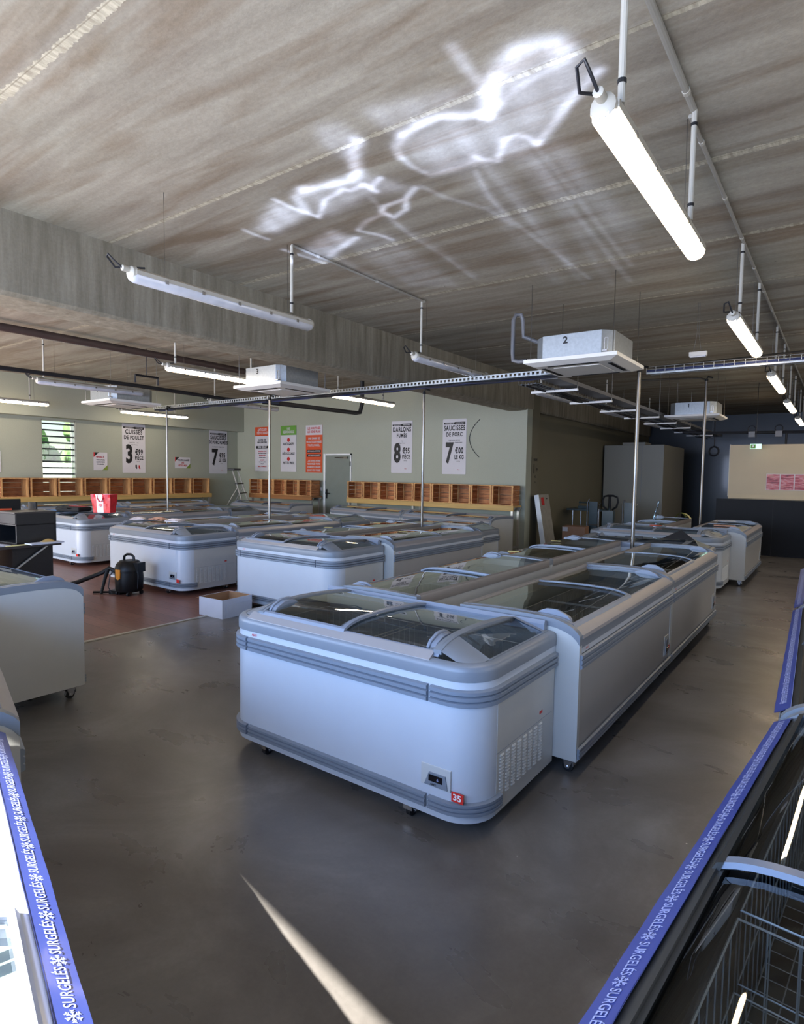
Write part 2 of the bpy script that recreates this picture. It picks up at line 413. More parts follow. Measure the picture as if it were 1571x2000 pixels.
# long downstand beam with slightly ragged lower edge
m = mb('beam_concrete'); rows = []
random.seed(3)
ys = [YS-.1+i*.25 for i in range(int((YF-YS)/.25)+1)]
for y in ys:
    j = random.uniform(-.004, .004); e = random.uniform(0, .012)
    rows.append([(XB+j*.3, y, CZ+.02), (XB+j, y, 3.2), (XB+j*.5, y, 2.925+e), (XB-.02-e, y, 2.905), (XB-.22, y, 2.89+j), (XB-.42+e, y, 2.90), (XB-.44+j, y, 2.93), (XB-.44, y, CZ+.02)])
m.grid(rows)
struct(m.build('trim_2', smooth=30))
struct(mb('wall_sage').box((XL-.2, YB, 0), (XB, YB+.25, CZ)).build('wall_back', smooth=0))
# left wall with a louvred window opening  y 6.08-6.82, z .84-2.66
m = mb('wall_sage')
m.box((XL-.25, YS, 0), (XL, 6.08, CZ)).box((XL-.25, 6.82, 0), (XL, YB, CZ)).box((XL-.25, 6.08, 0), (XL, 6.82, .84)).box((XL-.25, 6.08, 2.66), (XL, 6.82, CZ))
struct(m.build('wall_left', smooth=0))
struct(mb('wall_sage').box((XL, YS, 2.70), (-13.92, YB, CZ)).build('trim_3', smooth=0))
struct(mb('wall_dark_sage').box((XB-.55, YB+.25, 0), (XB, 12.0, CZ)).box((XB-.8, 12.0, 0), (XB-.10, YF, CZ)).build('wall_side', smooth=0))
struct(mb('dark_wall').box((XB-.3, YF, 0), (XR+.3, YF+.2, CZ)).build('wall_far', smooth=0))
struct(mb('wall_white').box((XR, YS, 0), (XR+.2, YF, CZ)).build('wall_right', smooth=0))
# glazed shop front behind the camera
m = mb('wall_white').box((XL-.2, YS-.0, 3.02), (XR+.2, YS+.1, CZ)).box((XL-.2, YS-.1, 0), (XR+.2, YS+.1, .12))
for x in (XL, -9.0, -4.0, 1.1): m.box((x-.08, YS-.06, .12), (x+.08, YS+.06, 2.95))
m.box((1.1, YS-.1, 0), (XR+.2, YS+.1, 2.95))
struct(m.build('wall_front', smooth=0))

# window in the left wall: frame, louvre blades, pane
w = empty('window_1', (XL-.12, 6.45, .84)); w['kind'] = 'structure'
m = mb('louvre')
for z in [i*.139+.07 for i in range(13)]:
    m.box((-.02, -.36, z-.018), (.06, .36, z+.014))
m.build('louvre_blade', parent=w, smooth=0)
m = mb('aluminium')
for a, b in (((-.06, -.37, 0), (.1, -.35, 1.82)), ((-.06, .35, 0), (.1, .37, 1.82)), ((-.06, -.37, 0), (.1, .37, .02)), ((-.06, -.37, 1.80), (.1, .37, 1.82))): m.box(a, b)
m.build('window_frame', parent=w, smooth=0)
mb('glass').box((-.05, -.35, .02), (-.045, .35, 1.8)).build('pane', parent=w, smooth=0)

# steel door, in the back wall
d = empty('door_1', (-10.30, YB, 0)); d['kind'] = 'structure'
mb('door_paint').box((-.40, -.035, .01), (.42, 0, 2.02)).build('door_leaf', parent=d, smooth=0, bevel=.004)
mb('white').box((-.46, -.05, 0), (-.40, .0, 2.06)).box((.42, -.03, 0), (.45, .0, 2.06)).box((-.46, -.03, 2.02), (.45, 0, 2.06)).build('door_frame', parent=d, smooth=0)
mb('black_plastic').box((-.37, -.045, .92), (-.33, -.035, 1.16)).tube([(-.35, -.05, 1.06), (-.35, -.09, 1.06), (-.22, -.09, 1.06)], .010).build('door_handle', parent=d)
mb('steel').box((.12, -.07, 1.93), (.36, -.035, 1.98)).tube([(.24, -.06, 1.955), (.05, -.16, 1.96), (-.08, -.05, 1.96)], .008, 6).build('door_closer', parent=d)
for z in (.3, 1.0, 1.75): mb('black_plastic').box((.42, -.045, z), (.44, -.03, z+.12)).build('hinge', parent=d, smooth=0)

# ------------------------------------------------------------------ freezers
PROF = [(0, .765), (.015, .785), (.045, .808), (.08, .824), (.13, .838), (.2, .847), (.35, .852), (.5, .848), (.7, .835), (.83, .815)]
PROF_HEAD = PROF
PROF_ROW = [(0, .765), (.015, .785), (.045, .808), (.08, .824), (.13, .838), (.2, .845), (.35, .849), (.5, .847), (.72, .838)]
D = .83
def top(d):
    if d <= 0: return PROF[0][1]
    for (a, za), (b, zb) in zip(PROF, PROF[1:]):
        if d <= b: return za+(zb-za)*(d-a)/(b-a)
    return PROF[-1][1]
def ribs(z0, z1, n=3, out=.016, base=.004):
    pts = []; h = (z1-z0)/n
    for k in range(n):
        for t in (0.0, .2, .5, .8, 1.0):
            pts.append((base+(out if .1 < t < .9 else out*.25), z0+h*(k+t)))
    return [(0, z0)]+pts+[(0, z1)]
def sweep(m, path, sec, closed=False):
    """path: 2D polyline (x,y) with outside on its right; sec: [(offset, z)]"""
    rows = []
    for i, p in enumerate(path):
        a = path[max(i-1, 0)]; b = path[min(i+1, len(path)-1)]
        t = Vector((b[0]-a[0], b[1]-a[1])).normalized(); n = Vector((t.y, -t.x))
        rows.append([(p[0]+n.x*o_, p[1]+n.y*o_, z) for o_, z in sec])
    m.grid(rows); k = len(sec)
    m.add(rows[0], [tuple(range(k))]); m.add(rows[-1], [tuple(range(k))])
def wires(m, x0, x1, y0, y1, z0, z1, step=.052, r=.0015):
    def w(a, b): m.tube([a, b], r, 4, caps=False)
    nx = max(2, int((x1-x0)/step)); ny = max(2, int((y1-y0)/step))
    for i in range(nx+1):
        x = x0+(x1-x0)*i/nx; w((x, y0, z1), (x, y0, z0)); w((x, y1, z1), (x, y1, z0)); w((x, y0, z0), (x, y1, z0))
    for j in range(ny+1):
        y = y0+(y1-y0)*j/ny; w((x0, y, z1), (x0, y, z0)); w((x1, y, z1), (x1, y, z0)); w((x0, y, z0), (x1, y, z0))
    for z, rr_ in ((z1, .0028), ((z0+z1)/2, .0022), (z0, .0022)):
        m.tube([(x0, y0, z), (x1, y0, z), (x1, y1, z), (x0, y1, z), (x0, y0, z)], rr_, 4)
def caster(parent, x, y, h=.075):
    c = mb('chrome').box((x-.032, y-.034, h-.004), (x+.032, y+.034, h+.03)).prism([(y-.030, h), (y+.030, h), (y+.016, .024), (y-.006, .022)], x-.024, x-.019, 'x').prism([(y-.030, h), (y+.030, h), (y+.016, .024), (y-.006, .022)], x+.019, x+.024, 'x').box((x-.024, y-.031, .040), (x+.024, y-.026, h)).tube([(x-.030, y+.004, .030), (x+.030, y+.004, .030)], .007).build('caster', parent=parent)
    mb('black_rubber').tube([(x-.014, y+.004, .031), (x-.011, y+.004, .031), (x+.011, y+.004, .031), (x+.014, y+.004, .031)], [.027, .031, .031, .027], 18).build('wheel', parent=c)
    return c
def band(off_t, thick, da, db, n=14):
    """points along the arch from depth da to db, lowered by off_t; returns closed polygon (y,z)"""
    ds = [da+(db-da)*(i/n)**1.5 for i in range(n+1)]
    return [(d_, top(d_)-off_t) for d_ in ds]+[(d_, top(d_)-off_t-thick) for d_ in ds[::-1]]
def lid(parent, x0, x1, drop, grip_side, da=.05, db=None, edge='lid_frame'):
    db = D-.03
    ds = [da+(db-da)*(i/16)**1.4 for i in range(17)]
    g = mb('glass').grid([[(x0+.01, d_, top(d_)-drop), (x1-.01, d_, top(d_)-drop)] for d_ in ds]).build('glass_lid', parent=parent, smooth=60)
    f = mb('lid_frame')
    for xa in (x0, x1-.028):
        f.prism(band(drop-.005, .014, da, db), xa, xa+.026, 'x')
    f.use(edge).prism([(da-.008, top(da)-drop-.01), (da+.006, top(da)-drop-.014), (da+.014, top(da)-drop+.012), (da, top(da)-drop+.006)], x0, x1, 'x')
    f.build('lid_frame', parent=g, smooth=40)
    xh = x0+.034 if grip_side < 0 else x1-.034-.055
    a = [(.075, top(.075)-drop), (.10, top(.10)-drop+.022), (.16, top(.16)-drop+.036), (.22, top(.22)-drop+.030), (.27, top(.27)-drop+.006), (.26, top(.26)-drop-.004), (.16, top(.16)-drop-.004), (.08, top(.08)-drop-.006)]
    h = mb('lid_frame').prism(a, xh, xh+.018, 'x').box((xh, .09, top(.1)-drop-.004), (xh+.05, .26, top(.16)-drop+.001)).prism([(p[0], p[1]-.004) for p in a], xh+.018, xh+.05, 'x') if False else \
        mb('lid_frame').prism(a, xh, xh+.016, 'x').prism([(y_, z_-.010) for y_, z_ in a], xh+.016, xh+.046, 'x')
    h.build('lid_handle', parent=g, smooth=40, bevel=.003)
    return g
def arch_frame(m, x0, x1, drop=.0, thick=.045):
    ds = [0, .006, .015, .03, .045, .06, .08, .1, .13, .17, .22, .3, .4, .5, .6, .68, D]
    up = [(d_, top(d_)-drop) for d_ in ds]; lo = []
    for d_ in ds[::-1]:
        if d_ >= .045: lo.append((d_, top(d_)-thick))
    lo += [(.02, .742), (0, .715)]
    m.prism(up+lo, x0, x1, 'x')
def logo(m, T, size=.016):
    text_into(m, 'AHT', size, T, 1.25, .02)
FACE = Matrix.Rotation(radians(90), 4, 'X')             # letter plane -> faces -y
def plate_T(x, y, z): return Matrix.Translation((x, y, z)) @ FACE
def control(parent, x0, z0, y, w=.15, h=.095, num=None):
    c = mb('side_panel').box((x0, y-.004, z0), (x0+w, y+.01, z0+h)).use('grey_plastic').prism([(x0+.02, z0+.006), (x0+w-.012, z0+.006), (x0+w-.025, z0+h-.03), (x0+.045, z0+h-.03)], y-.010, y-.003, 'y').use('display').box((x0+.045, y-.0125, z0+.028), (x0+.117, y-.009, z0+.058)).build('control_panel', parent=parent, smooth=0, bevel=.0015)
    m = mb('strip_lilac'); text_into(m, '6', .020, plate_T(x0+.094, y-.0128, z0+.042), 1, 0); m.use('ink'); text_into(m, 'AHT', .012, plate_T(x0+.07, y-.0105, z0+.015), 1.3, .03)
    m.build('lettering', parent=c, smooth=0)
    return c

def row_freezer(L=2.1, liner='liner', wire='wire', label='', group=None, front='front_panel', ctrl=True, rail='rail_plastic', edge='lid_frame'):
    global D, PROF
    D, PROF = .72, PROF_ROW
    t = empty('chest_freezer', label=label, cat='freezer', group=group)
    zb = .095
    b = mb(front).box((.0, .006, zb), (L, .05, .70)).use('side_panel').box((.0, D-.03, zb), (L, D, .79)).box((0, .05, zb), (L, D-.03, .20)).box((.03, .05, .20), (.075, D-.03, .70)).box((L-.075, .05, .20), (L-.03, D-.03, .70))
    b.use('white_paint').box((.03, .0, .672), (L-.03, .007, .70)).box((0, .0, zb), (L, .006, zb+.012))
    b.build('cabinet', parent=t, smooth=0)
    i = mb(liner)
    x0, x1, y0, y1, z0, z1 = .075, L-.075, .05, D-.04, .21, .755
    i.add([(x0, y0, z0), (x1, y0, z0), (x1, y1, z0), (x0, y1, z0), (x0, y0, z1), (x1, y0, z1), (x1, y1, z1), (x0, y1, z1)], [(0, 1, 2, 3), (0, 4, 5, 1), (1, 5, 6, 2), (2, 6, 7, 3), (3, 7, 4, 0)])
    i.box((x0, y0-.0, z1-.12), (x1, y0+.035, z1-.03)).box((x0, y1-.03, z1-.03), (x1, y1, z1+.03))
    i.build('inner_tank', parent=t, smooth=0)
    for xa, xb in ((-.012, .028), (L-.028, L+.012)):
        e = mb('side_panel')
        ds = [0, .02, .045, .08, .13, .2, .35, .5, .65, D-.002]
        e.prism([(.001, zb), (.001, .715), (.02, .742)]+[(d_, top(d_)-.045) for d_ in ds[2:]]+[(D-.002, zb)], xa+.002, xb-.002, 'x')
        e.build('end_panel', parent=t, smooth=0)
        f = mb('grey_plastic'); arch_frame(f, xa, xb); f.build('end_frame', parent=t, smooth=30)
    mb('grey_plastic').prism([(.0, .70), (.0, .748), (.004, .75), (.05, .75), (.05, .70)], .028, L-.028, 'x').use(rail).prism([(-.004, .748), (-.002, .766), (.012, .777), (.05, .800), (.056, .79), (.05, .75), (0, .748)], .028, L-.028, 'x').build('front_rail', parent=t, smooth=25)
    mb('rail_back').prism([(D-.04, top(D)-.055), (D-.04, top(D)-.02), (D-.03, top(D)+.006), (D, top(D)+.003), (D+.004, top(D)-.01), (D+.004, top(D)-.06), (D-.03, top(D)-.07)], .028, L-.028, 'x').build('back_rail', parent=t, smooth=25)
    for z0_, z1_ in ((.59, .668), (.108, .165)):
        s = mb('bumper_grey'); sweep(s, [(0, 0), (L, 0)], ribs(z0_, z1_, 3, .010)); s.build('bumper_strip', parent=t, smooth=50)
    lid(t, .032, L/2+.03, .004, -1, edge=edge); lid(t, L/2-.03, L-.032, .022, 1, edge=edge)
    for xa in (.10, L/2+.01):
        w_ = mb(wire); wires(w_, xa, xa+L/2-.12, .09, D-.09, .38, .70); w_.build('wire_basket', parent=t, smooth=0)
    if ctrl:
        control(t, L-.19, .20, .006, .13, .155)
    mb('red').box((L-.045, -.001, .23), (L-.030, .007, .26)).build('sticker', parent=t, smooth=0)
    m = mb('red'); logo(m, plate_T(.10, .0, .686)); m.build('lettering', parent=t, smooth=0)
    for x in (.07, L-.07):
        for y in (.065, D-.10): caster(t, x, y, .078)
    return t

def head_freezer(L=1.66, label='', group=None, num='35'):
    global D, PROF
    D, PROF = .83, PROF_HEAD
    t = empty('end_cap_freezer', label=label, cat='freezer', group=group)
    R_, zb = .17, .07
    def path(off=0.0, back=D, n=8):
        r = max(R_-off, .01); p = [(off, back)]
        for k in range(n+1):
            a = pi+(pi/2)*k/n; p.append((off+r+r*cos(a), off+r+r*sin(a)))
        for k in range(n+1):
            a = 1.5*pi+(pi/2)*k/n; p.append((L-off-r+r*cos(a), off+r+r*sin(a)))
        p.append((L-off, back)); return p
    P = path(); m = mb('white_paint'); sweep(m, P, [(0, zb), (0, .70)])
    m.add([(x, y, zb) for x, y in P], [tuple(range(len(P)))])
    m.box((.03, D-.02, zb), (L-.03, D, .765))
    m.use('side_panel').box((L-.004, R_+.005, zb+.004), (L+.0015, D-.004, .588)).box((-.0015, R_+.005, zb+.004), (.004, D-.004, .588))
    m.build('cabinet', parent=t, smooth=40)
    i = mb('liner')
    x0, x1, y0, y1, z0, z1 = .075, L-.075, .075, D-.04, .21, .745
    i.add([(x0, y0, z0), (x1, y0, z0), (x1, y1, z0), (x0, y1, z0), (x0, y0, z1), (x1, y0, z1), (x1, y1, z1), (x0, y1, z1)], [(0, 1, 2, 3), (0, 4, 5, 1), (1, 5, 6, 2), (2, 6, 7, 3), (3, 7, 4, 0)])
    i.box((x0, y1-.03, z1-.03), (x1, y1, z1+.03)); i.build('inner_tank', parent=t, smooth=0)
    # grey rim around the top
    r = mb('grey_plastic'); sweep(r, P, [(0, .70), (.005, .702), (.006, .742), (.002, .762), (-.008, .771), (-.038, .776), (-.046, .766), (-.046, .70)]); r.build('top_rim', parent=t, smooth=50)
    mb('rail_plastic').prism([(.004, .760), (.006, .772), (.02, .782), (.05, .802), (.056, .795), (.05, .765)], .17, L-.26, 'x').build('front_rail', parent=t, smooth=25)
    # bumpers, in three lengths each
    def sub(P, cond): return [p for p in P if cond(p)]
    full = path()
    def seg(xa, xb, z0_, z1_, ylim):
        pts = []
        for p in full:
            if p[1] > ylim and p[1] != D: continue
            pts.append(p)
        left = [p for p in pts if p[0] < L/2]; right = [p for p in pts if p[0] >= L/2]
        if xa < 0: q = [(0, ylim)]+[p for p in left if p[1] < ylim]+[(xb, 0)]
        elif xb > L: q = [(xa, 0)]+[p for p in right if p[1] < ylim]+[(L, ylim)]
        else: q = [(xa, 0), (xb, 0)]
        s = mb('bumper_grey'); sweep(s, q, ribs(z0_, z1_, 3, .016)); s.build('bumper_strip', parent=t, smooth=50)
    for z0_, z1_, yl in ((.59, .668, D-.005), (.105, .165, .21)):
        seg(-1, .185, z0_, z1_, yl); seg(.2, L-.255, z0_, z1_, 0); seg(L-.24, L+1, z0_, z1_, yl)
    # ends of the canopy: plastic gore, beam, sloping pane, inner arch
    for side in (0, 1):
        X = (lambda v: v) if side else (lambda v: L-v)
        xe = L-.24; p = mb('grey_plastic')
        ds = [.045, .055, .07, .09, .12, .16, .2]
        A = [(X(xe), d_, top(d_)+.006) for d_ in ds]; q = []
        for k in range(7):
            a = 1.5*pi+(pi/2)*k/6; r_ = .10; q.append((X(L-.046-r_+r_*cos(a)), .05+r_+r_*sin(a), .775))
        p.grid([A, q])
        tri_a = (X(L-.185), .21, top(.2)-.001); tri_b = (X(L-.046), .17, .776)
        p.add([A[-1], q[-1], (X(L-.038), .80, .776), (X(L-.038), .17, .776)], [(0, 1, 3)])
        p.prism(band(-.004, .02, .045, .80), X(xe-.022), X(xe+.02), 'x')
        p.box((X(L-.046), .17, .765), (X(L-.034), .81, .778))
        p.grid([[(X(xe+.02), .76, top(.76)+.006), (X(xe+.02), .81, top(.81)+.006)], [(X(L-.042), .76, .778), (X(L-.042), .81, .778)]])
        p.grid([[(X(xe+.02), .81, top(.81)+.006), (X(xe+.02), .81, .74)], [(X(L-.042), .81, .778), (X(L-.042), .81, .74)]])
        p.build('canopy_end', parent=t, smooth=35)
        mb('glass').add([(X(xe+.018), .20, top(.2)+.003), (X(L-.044), .17, .777), (X(L-.044), .77, .777), (X(xe+.018), .77, top(.77)+.003)], [(0, 1, 2, 3)]).build('end_glass', parent=t, smooth=0)
        e = mb('grey_plastic')
    mb('lid_frame').prism([(.79, top(.79)-.055), (.79, top(.79)-.01), (.80, top(.79)+.010), (D, top(D)+.006), (D+.002, top(D)-.01), (D+.002, top(D)-.05), (.80, top(.8)-.07)], .05, L-.05, 'x').build('back_rail', parent=t, smooth=25)
    for xa in (.0, L-.03):
        e = mb('grey_plastic'); ds = [.5, .6, .7, .8, D]
    lid(t, .235, L/2+.03, .004, -1); lid(t, L/2-.03, L-.235, .020, 1)
    for xa, xb in ((.10, L/2-.02), (L/2+.02, L-.10)):
        w_ = mb('wire'); wires(w_, xa, xb, .11, D-.09, .42, .70); w_.build('wire_basket', parent=t, smooth=0)
    control(t, L-.285, .205, .0, .155, .097)
    s = mb('red').box((L-.125, -.0025, .172), (L-.065, .002, .215)).build('number_sticker', parent=t, smooth=0)
    if num:
        m = mb('white'); text_into(m, num, .038, plate_T(L-.095, -.0028, .194), 1.15, .03); m.build('lettering', parent=s, smooth=0)
    m = mb('red'); logo(m, plate_T(.24, -.0015, .684), .018); m.build('lettering', parent=t, smooth=0)
    # louvred grille on the right side
    g = mb('side_panel')
    for c_ in range(8):
        for r_ in range(13):
            y = .20+c_*.062; z = .145+r_*.0155
            g.add([(L+.001, y, z), (L+.001, y+.042, z), (L+.0075, y+.036, z+.001), (L+.0075, y+.006, z+.001), (L+.001, y+.004, z+.0085), (L+.001, y+.038, z+.0085)], [(0, 1, 2, 3), (3, 2, 5, 4), (0, 3, 4), (1, 5, 2)])
    g.use('bumper_grey').box((L+.0005, .172, .352), (L+.0022, D-.03, .354))
    g.build('vent_grille', parent=t, smooth=0)
    k = mb('red').box((L+.0005, D-.19, .385), (L+.0025, D-.155, .40)).build('sticker', parent=t, smooth=0)
    for x, y in ((.29, .045), (L-.37, .045), (L-.08, .72), (.08, .72)): caster(t, x, y, .066)
    return t

HEADS = 'end-cap freezers closing the islands'
ROWS = 'freezers standing in the island rows'
def put(t, x, y, rz=0, label=None, group=None):
    t.location = (x, y, 0); t.rotation_euler = (0, 0, rz)
    if label: t['label'] = label
    if group: t['group'] = group
    return t
h0 = head_freezer(1.66, 'large white end-cap freezer in the foreground, marked 35 on a red sticker', HEADS)
put(h0, -2.85, 2.205)
h0b = head_freezer(1.85, 'white end-cap freezer behind the black vacuum cleaner, packets lying on its lid', HEADS, num='')
put(h0b, -8.47, 4.44)
rf = row_freezer(2.1, label='', group=ROWS)
def R_row(xf, y0, label, src=None):      # front faces +x, stretches along +y from y0
    t = copy_tree(src or rf); return put(t, xf, y0, radians(90), label, ROWS)
def L_row(xf, y1, label, src=None):      # front faces -x, ends at y1
    t = copy_tree(src or rf); return put(t, xf, y1, radians(-90), label, ROWS)
put(rf, -1.06, 3.05, radians(90), 'first freezer of the foreground right-hand row, white end panel beside end cap 35', ROWS)
R_row(-1.06, 5.175, 'second freezer of the right-hand island row, behind the seam, steel pole beyond its lid')
L_row(-2.81, 5.15, 'freezer behind end cap 35 with posters mirrored in its lid')
L_row(-2.81, 7.275, 'freezer in the back-to-back row reflecting a cardboard carton in its lid')
c = copy_tree(h0); put(c, -1.19, 8.14, pi, 'end-cap freezer closing the foreground island at its far end', HEADS)
# second island
c = copy_tree(h0); put(c, -5.87, 4.60, 0, 'pale blue-lit end-cap freezer behind the white cardboard box on the floor', HEADS)
R_row(-4.085, 5.47, 'freezer with white end panel beside the blue-lit end cap of the second island')
L_row(-5.85, 7.58, 'freezer in the second island whose lid mirrors the wooden crates')
c = copy_tree(h0); put(c, -4.21, 8.43, pi, 'end-cap freezer closing the far end of the second island', HEADS)
# third island
R_row(-6.62, 5.29, 'freezer joined behind the end cap by the vacuum cleaner, dark strip along its lid')
L_row(-8.47, 7.4, 'freezer on the far side of the third island, back rail towards the camera')
c = copy_tree(h0b); put(c, -6.62, 8.25, pi, 'end-cap freezer closing the far end of the third island', HEADS)
# fourth island
c = copy_tree(h0b); put(c, -11.70, 4.75, 0, 'white end-cap freezer carrying the red shopping bag, left of the third island', HEADS)
R_row(-9.87, 5.60, 'freezer behind the red shopping bag, bright lamp mirrored in its lid')
L_row(-11.70, 7.7, 'freezer on the far side of the island with the red shopping bag')
c = copy_tree(h0b); put(c, -9.85, 8.56, pi, 'end-cap freezer at the far end of the island with the red shopping bag', HEADS)
# far right island
c = copy_tree(h0b); put(c, -3.15, 9.20, 0, 'end-cap freezer far down the right aisle with a small round note on its lid', HEADS)
R_row(-1.10, 10.06, 'freezer far down the right aisle with white end panel, in front of the black partition')
L_row(-2.95, 12.16, 'far freezer beneath the clear acrylic brochure holder')
# freezers against the walls
WALLS = 'freezers standing against the walls'
for i, lab in ((0, 'wall freezer under the nine crates, left of the pair beside the door'), (1, 'wall freezer under the nine crates, right of the pair, grey side towards the aisle')):
    c = copy_tree(rf); a = radians(-6.1); x0, y0 = -9.15+i*2.135*cos(a), 9.86+i*2.135*sin(a)
    put(c, x0, y0, a, lab, WALLS)
c = copy_tree(rf); put(c, -12.28, 9.62, 0, 'wall freezer under the five crates by the stepladder', WALLS)
for i, lab in ((0, 'freezer along the left wall beneath the window'), (1, 'freezer along the left wall under the chicken poster crates')):
    R_row(-12.75, 5.1+i*2.13, lab)['group'] = WALLS
# left foreground freezers (fronts face the aisle, +y)
LEFT = 'freezers at the left edge of the picture'
c = copy_tree(rf); put(c, -4.215, 2.045, pi, 'freezer at the left edge with its plain white end panel facing the camera', LEFT)
c = copy_tree(rf); put(c, -2.158, .834, atan2(.258, -.92), 'freezer almost hidden at the left edge behind the blue strip', LEFT)

def label_strip(parent, L, z=.768, tilt=62):
    """blue price strip with repeated frozen-food lettering and snowflakes along the front rail"""
    a = radians(tilt); T0 = Matrix.Translation((0, -.022, z-.004)) @ Matrix.Rotation(radians(90-tilt), 4, 'X')
    s = mb('strip_blue')
    n = 40; rows = []
    for i in range(n+1):
        x = .03+(L-.06)*i/n; wv = .0007*sin(i*1.7)+.0008*sin(i*.6)
        rows.append([tuple(T0 @ Vector((x, 0, wv))), tuple(T0 @ Vector((x, .056+wv, .001)))])
    rows2 = [[tuple(Vector(p)+Vector((0, .001, -.0015))) for p in r_] for r_ in rows]
    s.grid(rows); s.grid(rows2); s.use('strip_lilac')
    s.grid([[tuple(T0 @ Vector((.03+(L-.06)*i/n, .056, .0005))), tuple(T0 @ Vector((.03+(L-.06)*i/n, .0585, .0025)))] for i in range(n+1)])
    st = s.build('label_strip', parent=parent, smooth=40)
    m = mb('strip_lilac'); k = 0; x = .10
    while x < L-.08:
        text_into(m, 'SURGELÉS', .0285, T0 @ Matrix.Translation((x, .028, .0015)), .76, .010, depth=0)
        cx = x+.064
        for j in range(6):
            an = j*pi/3; c_, s_ = cos(an), sin(an); T1 = T0 @ Matrix.Translation((cx, .028, .0016)) @ Matrix.Rotation(an, 4, 'Z')
            m.add([(0, -.0011, 0), (.0135, -.0011, 0), (.0135, .0011, 0), (0, .0011, 0)], [(0, 1, 2, 3)], T1)
            for u_ in (.005, .009):
                for sg in (1, -1):
                    m.add([(u_, 0, 0), (u_+.004, sg*.004, 0), (u_+.0055, sg*.003, 0), (u_+.002, 0, 0)], [(0, 1, 2, 3)], T1)
        x += .130
    m.build('lettering', parent=st, smooth=0)
def strip_freezer(src_kw, label):
    t = row_freezer(2.1, label=label, group='freezers with blue lettered price strips', **src_kw)
    label_strip(t, 2.1); return t
sw = strip_freezer(dict(liner='liner_white', wire='white', rail='white_paint', edge='white_paint'), 'bright white freezer at the bottom left with a blue lettered strip')
ang = atan2(.81-.424, -(2.243-.875))
put(sw, -.11, .190, atan2(.258, -.92), None)
# right-hand units: front faces -x
sd = strip_freezer(dict(liner='black_plastic', wire='wire', rail='rail_dark', edge='rail_dark'), 'dark freezer at the bottom right with a blue lettered strip')
import math as _m
a1 = atan2(-(2.45-.873), -(-.14+.279)) ; put(sd, -.126, 2.43, a1, None)
c = copy_tree(sd); a2 = atan2(-1.0, .0283); put(c, -.196, 4.57, a2, 'freezer behind the bottom right one, its blue strip running up the right edge')
c = copy_tree(sd); put(c, -.255, 6.70, a2, 'farthest freezer of the blue strip line along the right edge')

# ------------------------------------------------------------------ hanging lamps
def lamp(on, L=1.72):
    t = empty('tube_lamp'); r = .052
    sec = [(-.052, .0), (-.052, .028), (-.030, .045), (.030, .045), (.052, .028), (.052, .0)]
    h = mb('pvc').prism(sec, .03, L-.03, 'y').tube([(0, -.0, .012), (0, .012, .012), (0, .04, .012)], [.030, .046, .05], 14).tube([(0, L-.04, .012), (0, L-.012, .012), (0, L, .012)], [.05, .046, .030], 14).tube([(0, -.05, .03), (0, -.045, .03), (0, .03, .03)], [.012, .020, .020], 10)
    h.build('housing', parent=t, smooth=40)
    vs_ = []
    seg = [(-.050, 0), (-.049, -.018), (-.040, -.034), (-.022, -.045), (0, -.049), (.022, -.045), (.040, -.034), (.049, -.018), (.050, 0)]
    rows = []
    for y, k in ((.006, .55), (.018, .82), (.045, 1), (L-.045, 1), (L-.018, .82), (L-.006, .55)): rows.append([(a*k, y, b*k) for a, b in seg])
    d_ = mb('lamp_on' if on else 'lamp_off').grid(rows); d_.add(rows[0], [tuple(range(9))]); d_.add(rows[-1], [tuple(range(9))])
    d_.build('diffuser', parent=t, smooth=50)
    for y in (.25, .55, .88, 1.2, 1.5):
        mb('chrome').box((.048, y-.012, -.012), (.056, y+.012, .012)).build('clip', parent=t, smooth=0)
    return t
lamp_on = lamp(True); lamp_off = lamp(False)
LZ = 2.90
def hang(t, x, y0, label, group, pipes=(.12, 1.35), wirep=(.28, 1.45), rz=0, cable=True):
    t.location = (x, y0, LZ); t.rotation_euler = (0, 0, rz); tag(t, label, 'lamp', group)
    for p in pipes:
        q = mb('pvc').tube([(.03, p, .06), (.03, p, CZ-LZ-.02)], .0135, 10).use('black_rubber').tube([(.03, p, .13), (.03, p, .145)], .0165, 10).tube([(.03, p, CZ-LZ-.10), (.03, p, CZ-LZ-.085)], .0165, 10)
        q.build('hanger_pipe', parent=t)
    for p in wirep:
        mb('steel').tube([(-.02, p, .04), (-.025, p, CZ-LZ)], .0018, 5).build('hanger_wire', parent=t)
    if cable:
        mb('black_cable').tube([(0, -.045, .03), (-.01, -.10, .07), (-.02, -.13, .10), (-.05, -.12, .09), (-.06, -.06, .04), (-.02, -.0, .05), (.03, .10, .06)], .0065, 8).build('cable', parent=t)
    return t
G_ON = 'lit tube lamps'; G_OFF = 'unlit tube lamps'
first = True
for x, y, lab in ((-.755, 2.20, 'nearest of the lit tube lamps, large at the upper right'), (-.79, 5.62, 'second lit tube lamp back from the large one at the upper right'),
                  (-.80, 8.95, 'third lit tube lamp along the right-hand run'), (-.84, 12.2, 'fourth lit tube lamp along the right-hand run'),
                  (-.86, 15.6, 'farthest lit tube lamp of the right-hand run, near the dark wall')):
    t = lamp_on if first else copy_tree(lamp_on_base)
    if first: lamp_on_base = copy_tree(lamp_on); first = False
    hang(t, x, y, lab, G_ON)
for x, y, lab in ((-7.03, 4.50, 'lit tube lamp left of the concrete beam, in front of air unit 3'), (-7.03, 7.60, 'lit tube lamp above the green and orange posters'),
                  (-13.25, 4.1, 'lit tube lamp at the left edge in front of the louvred window'), (-13.2, 7.32, 'lit tube lamp above the three euro poster')):
    hang(copy_tree(lamp_on_base), x, y, lab, G_ON)
first = True
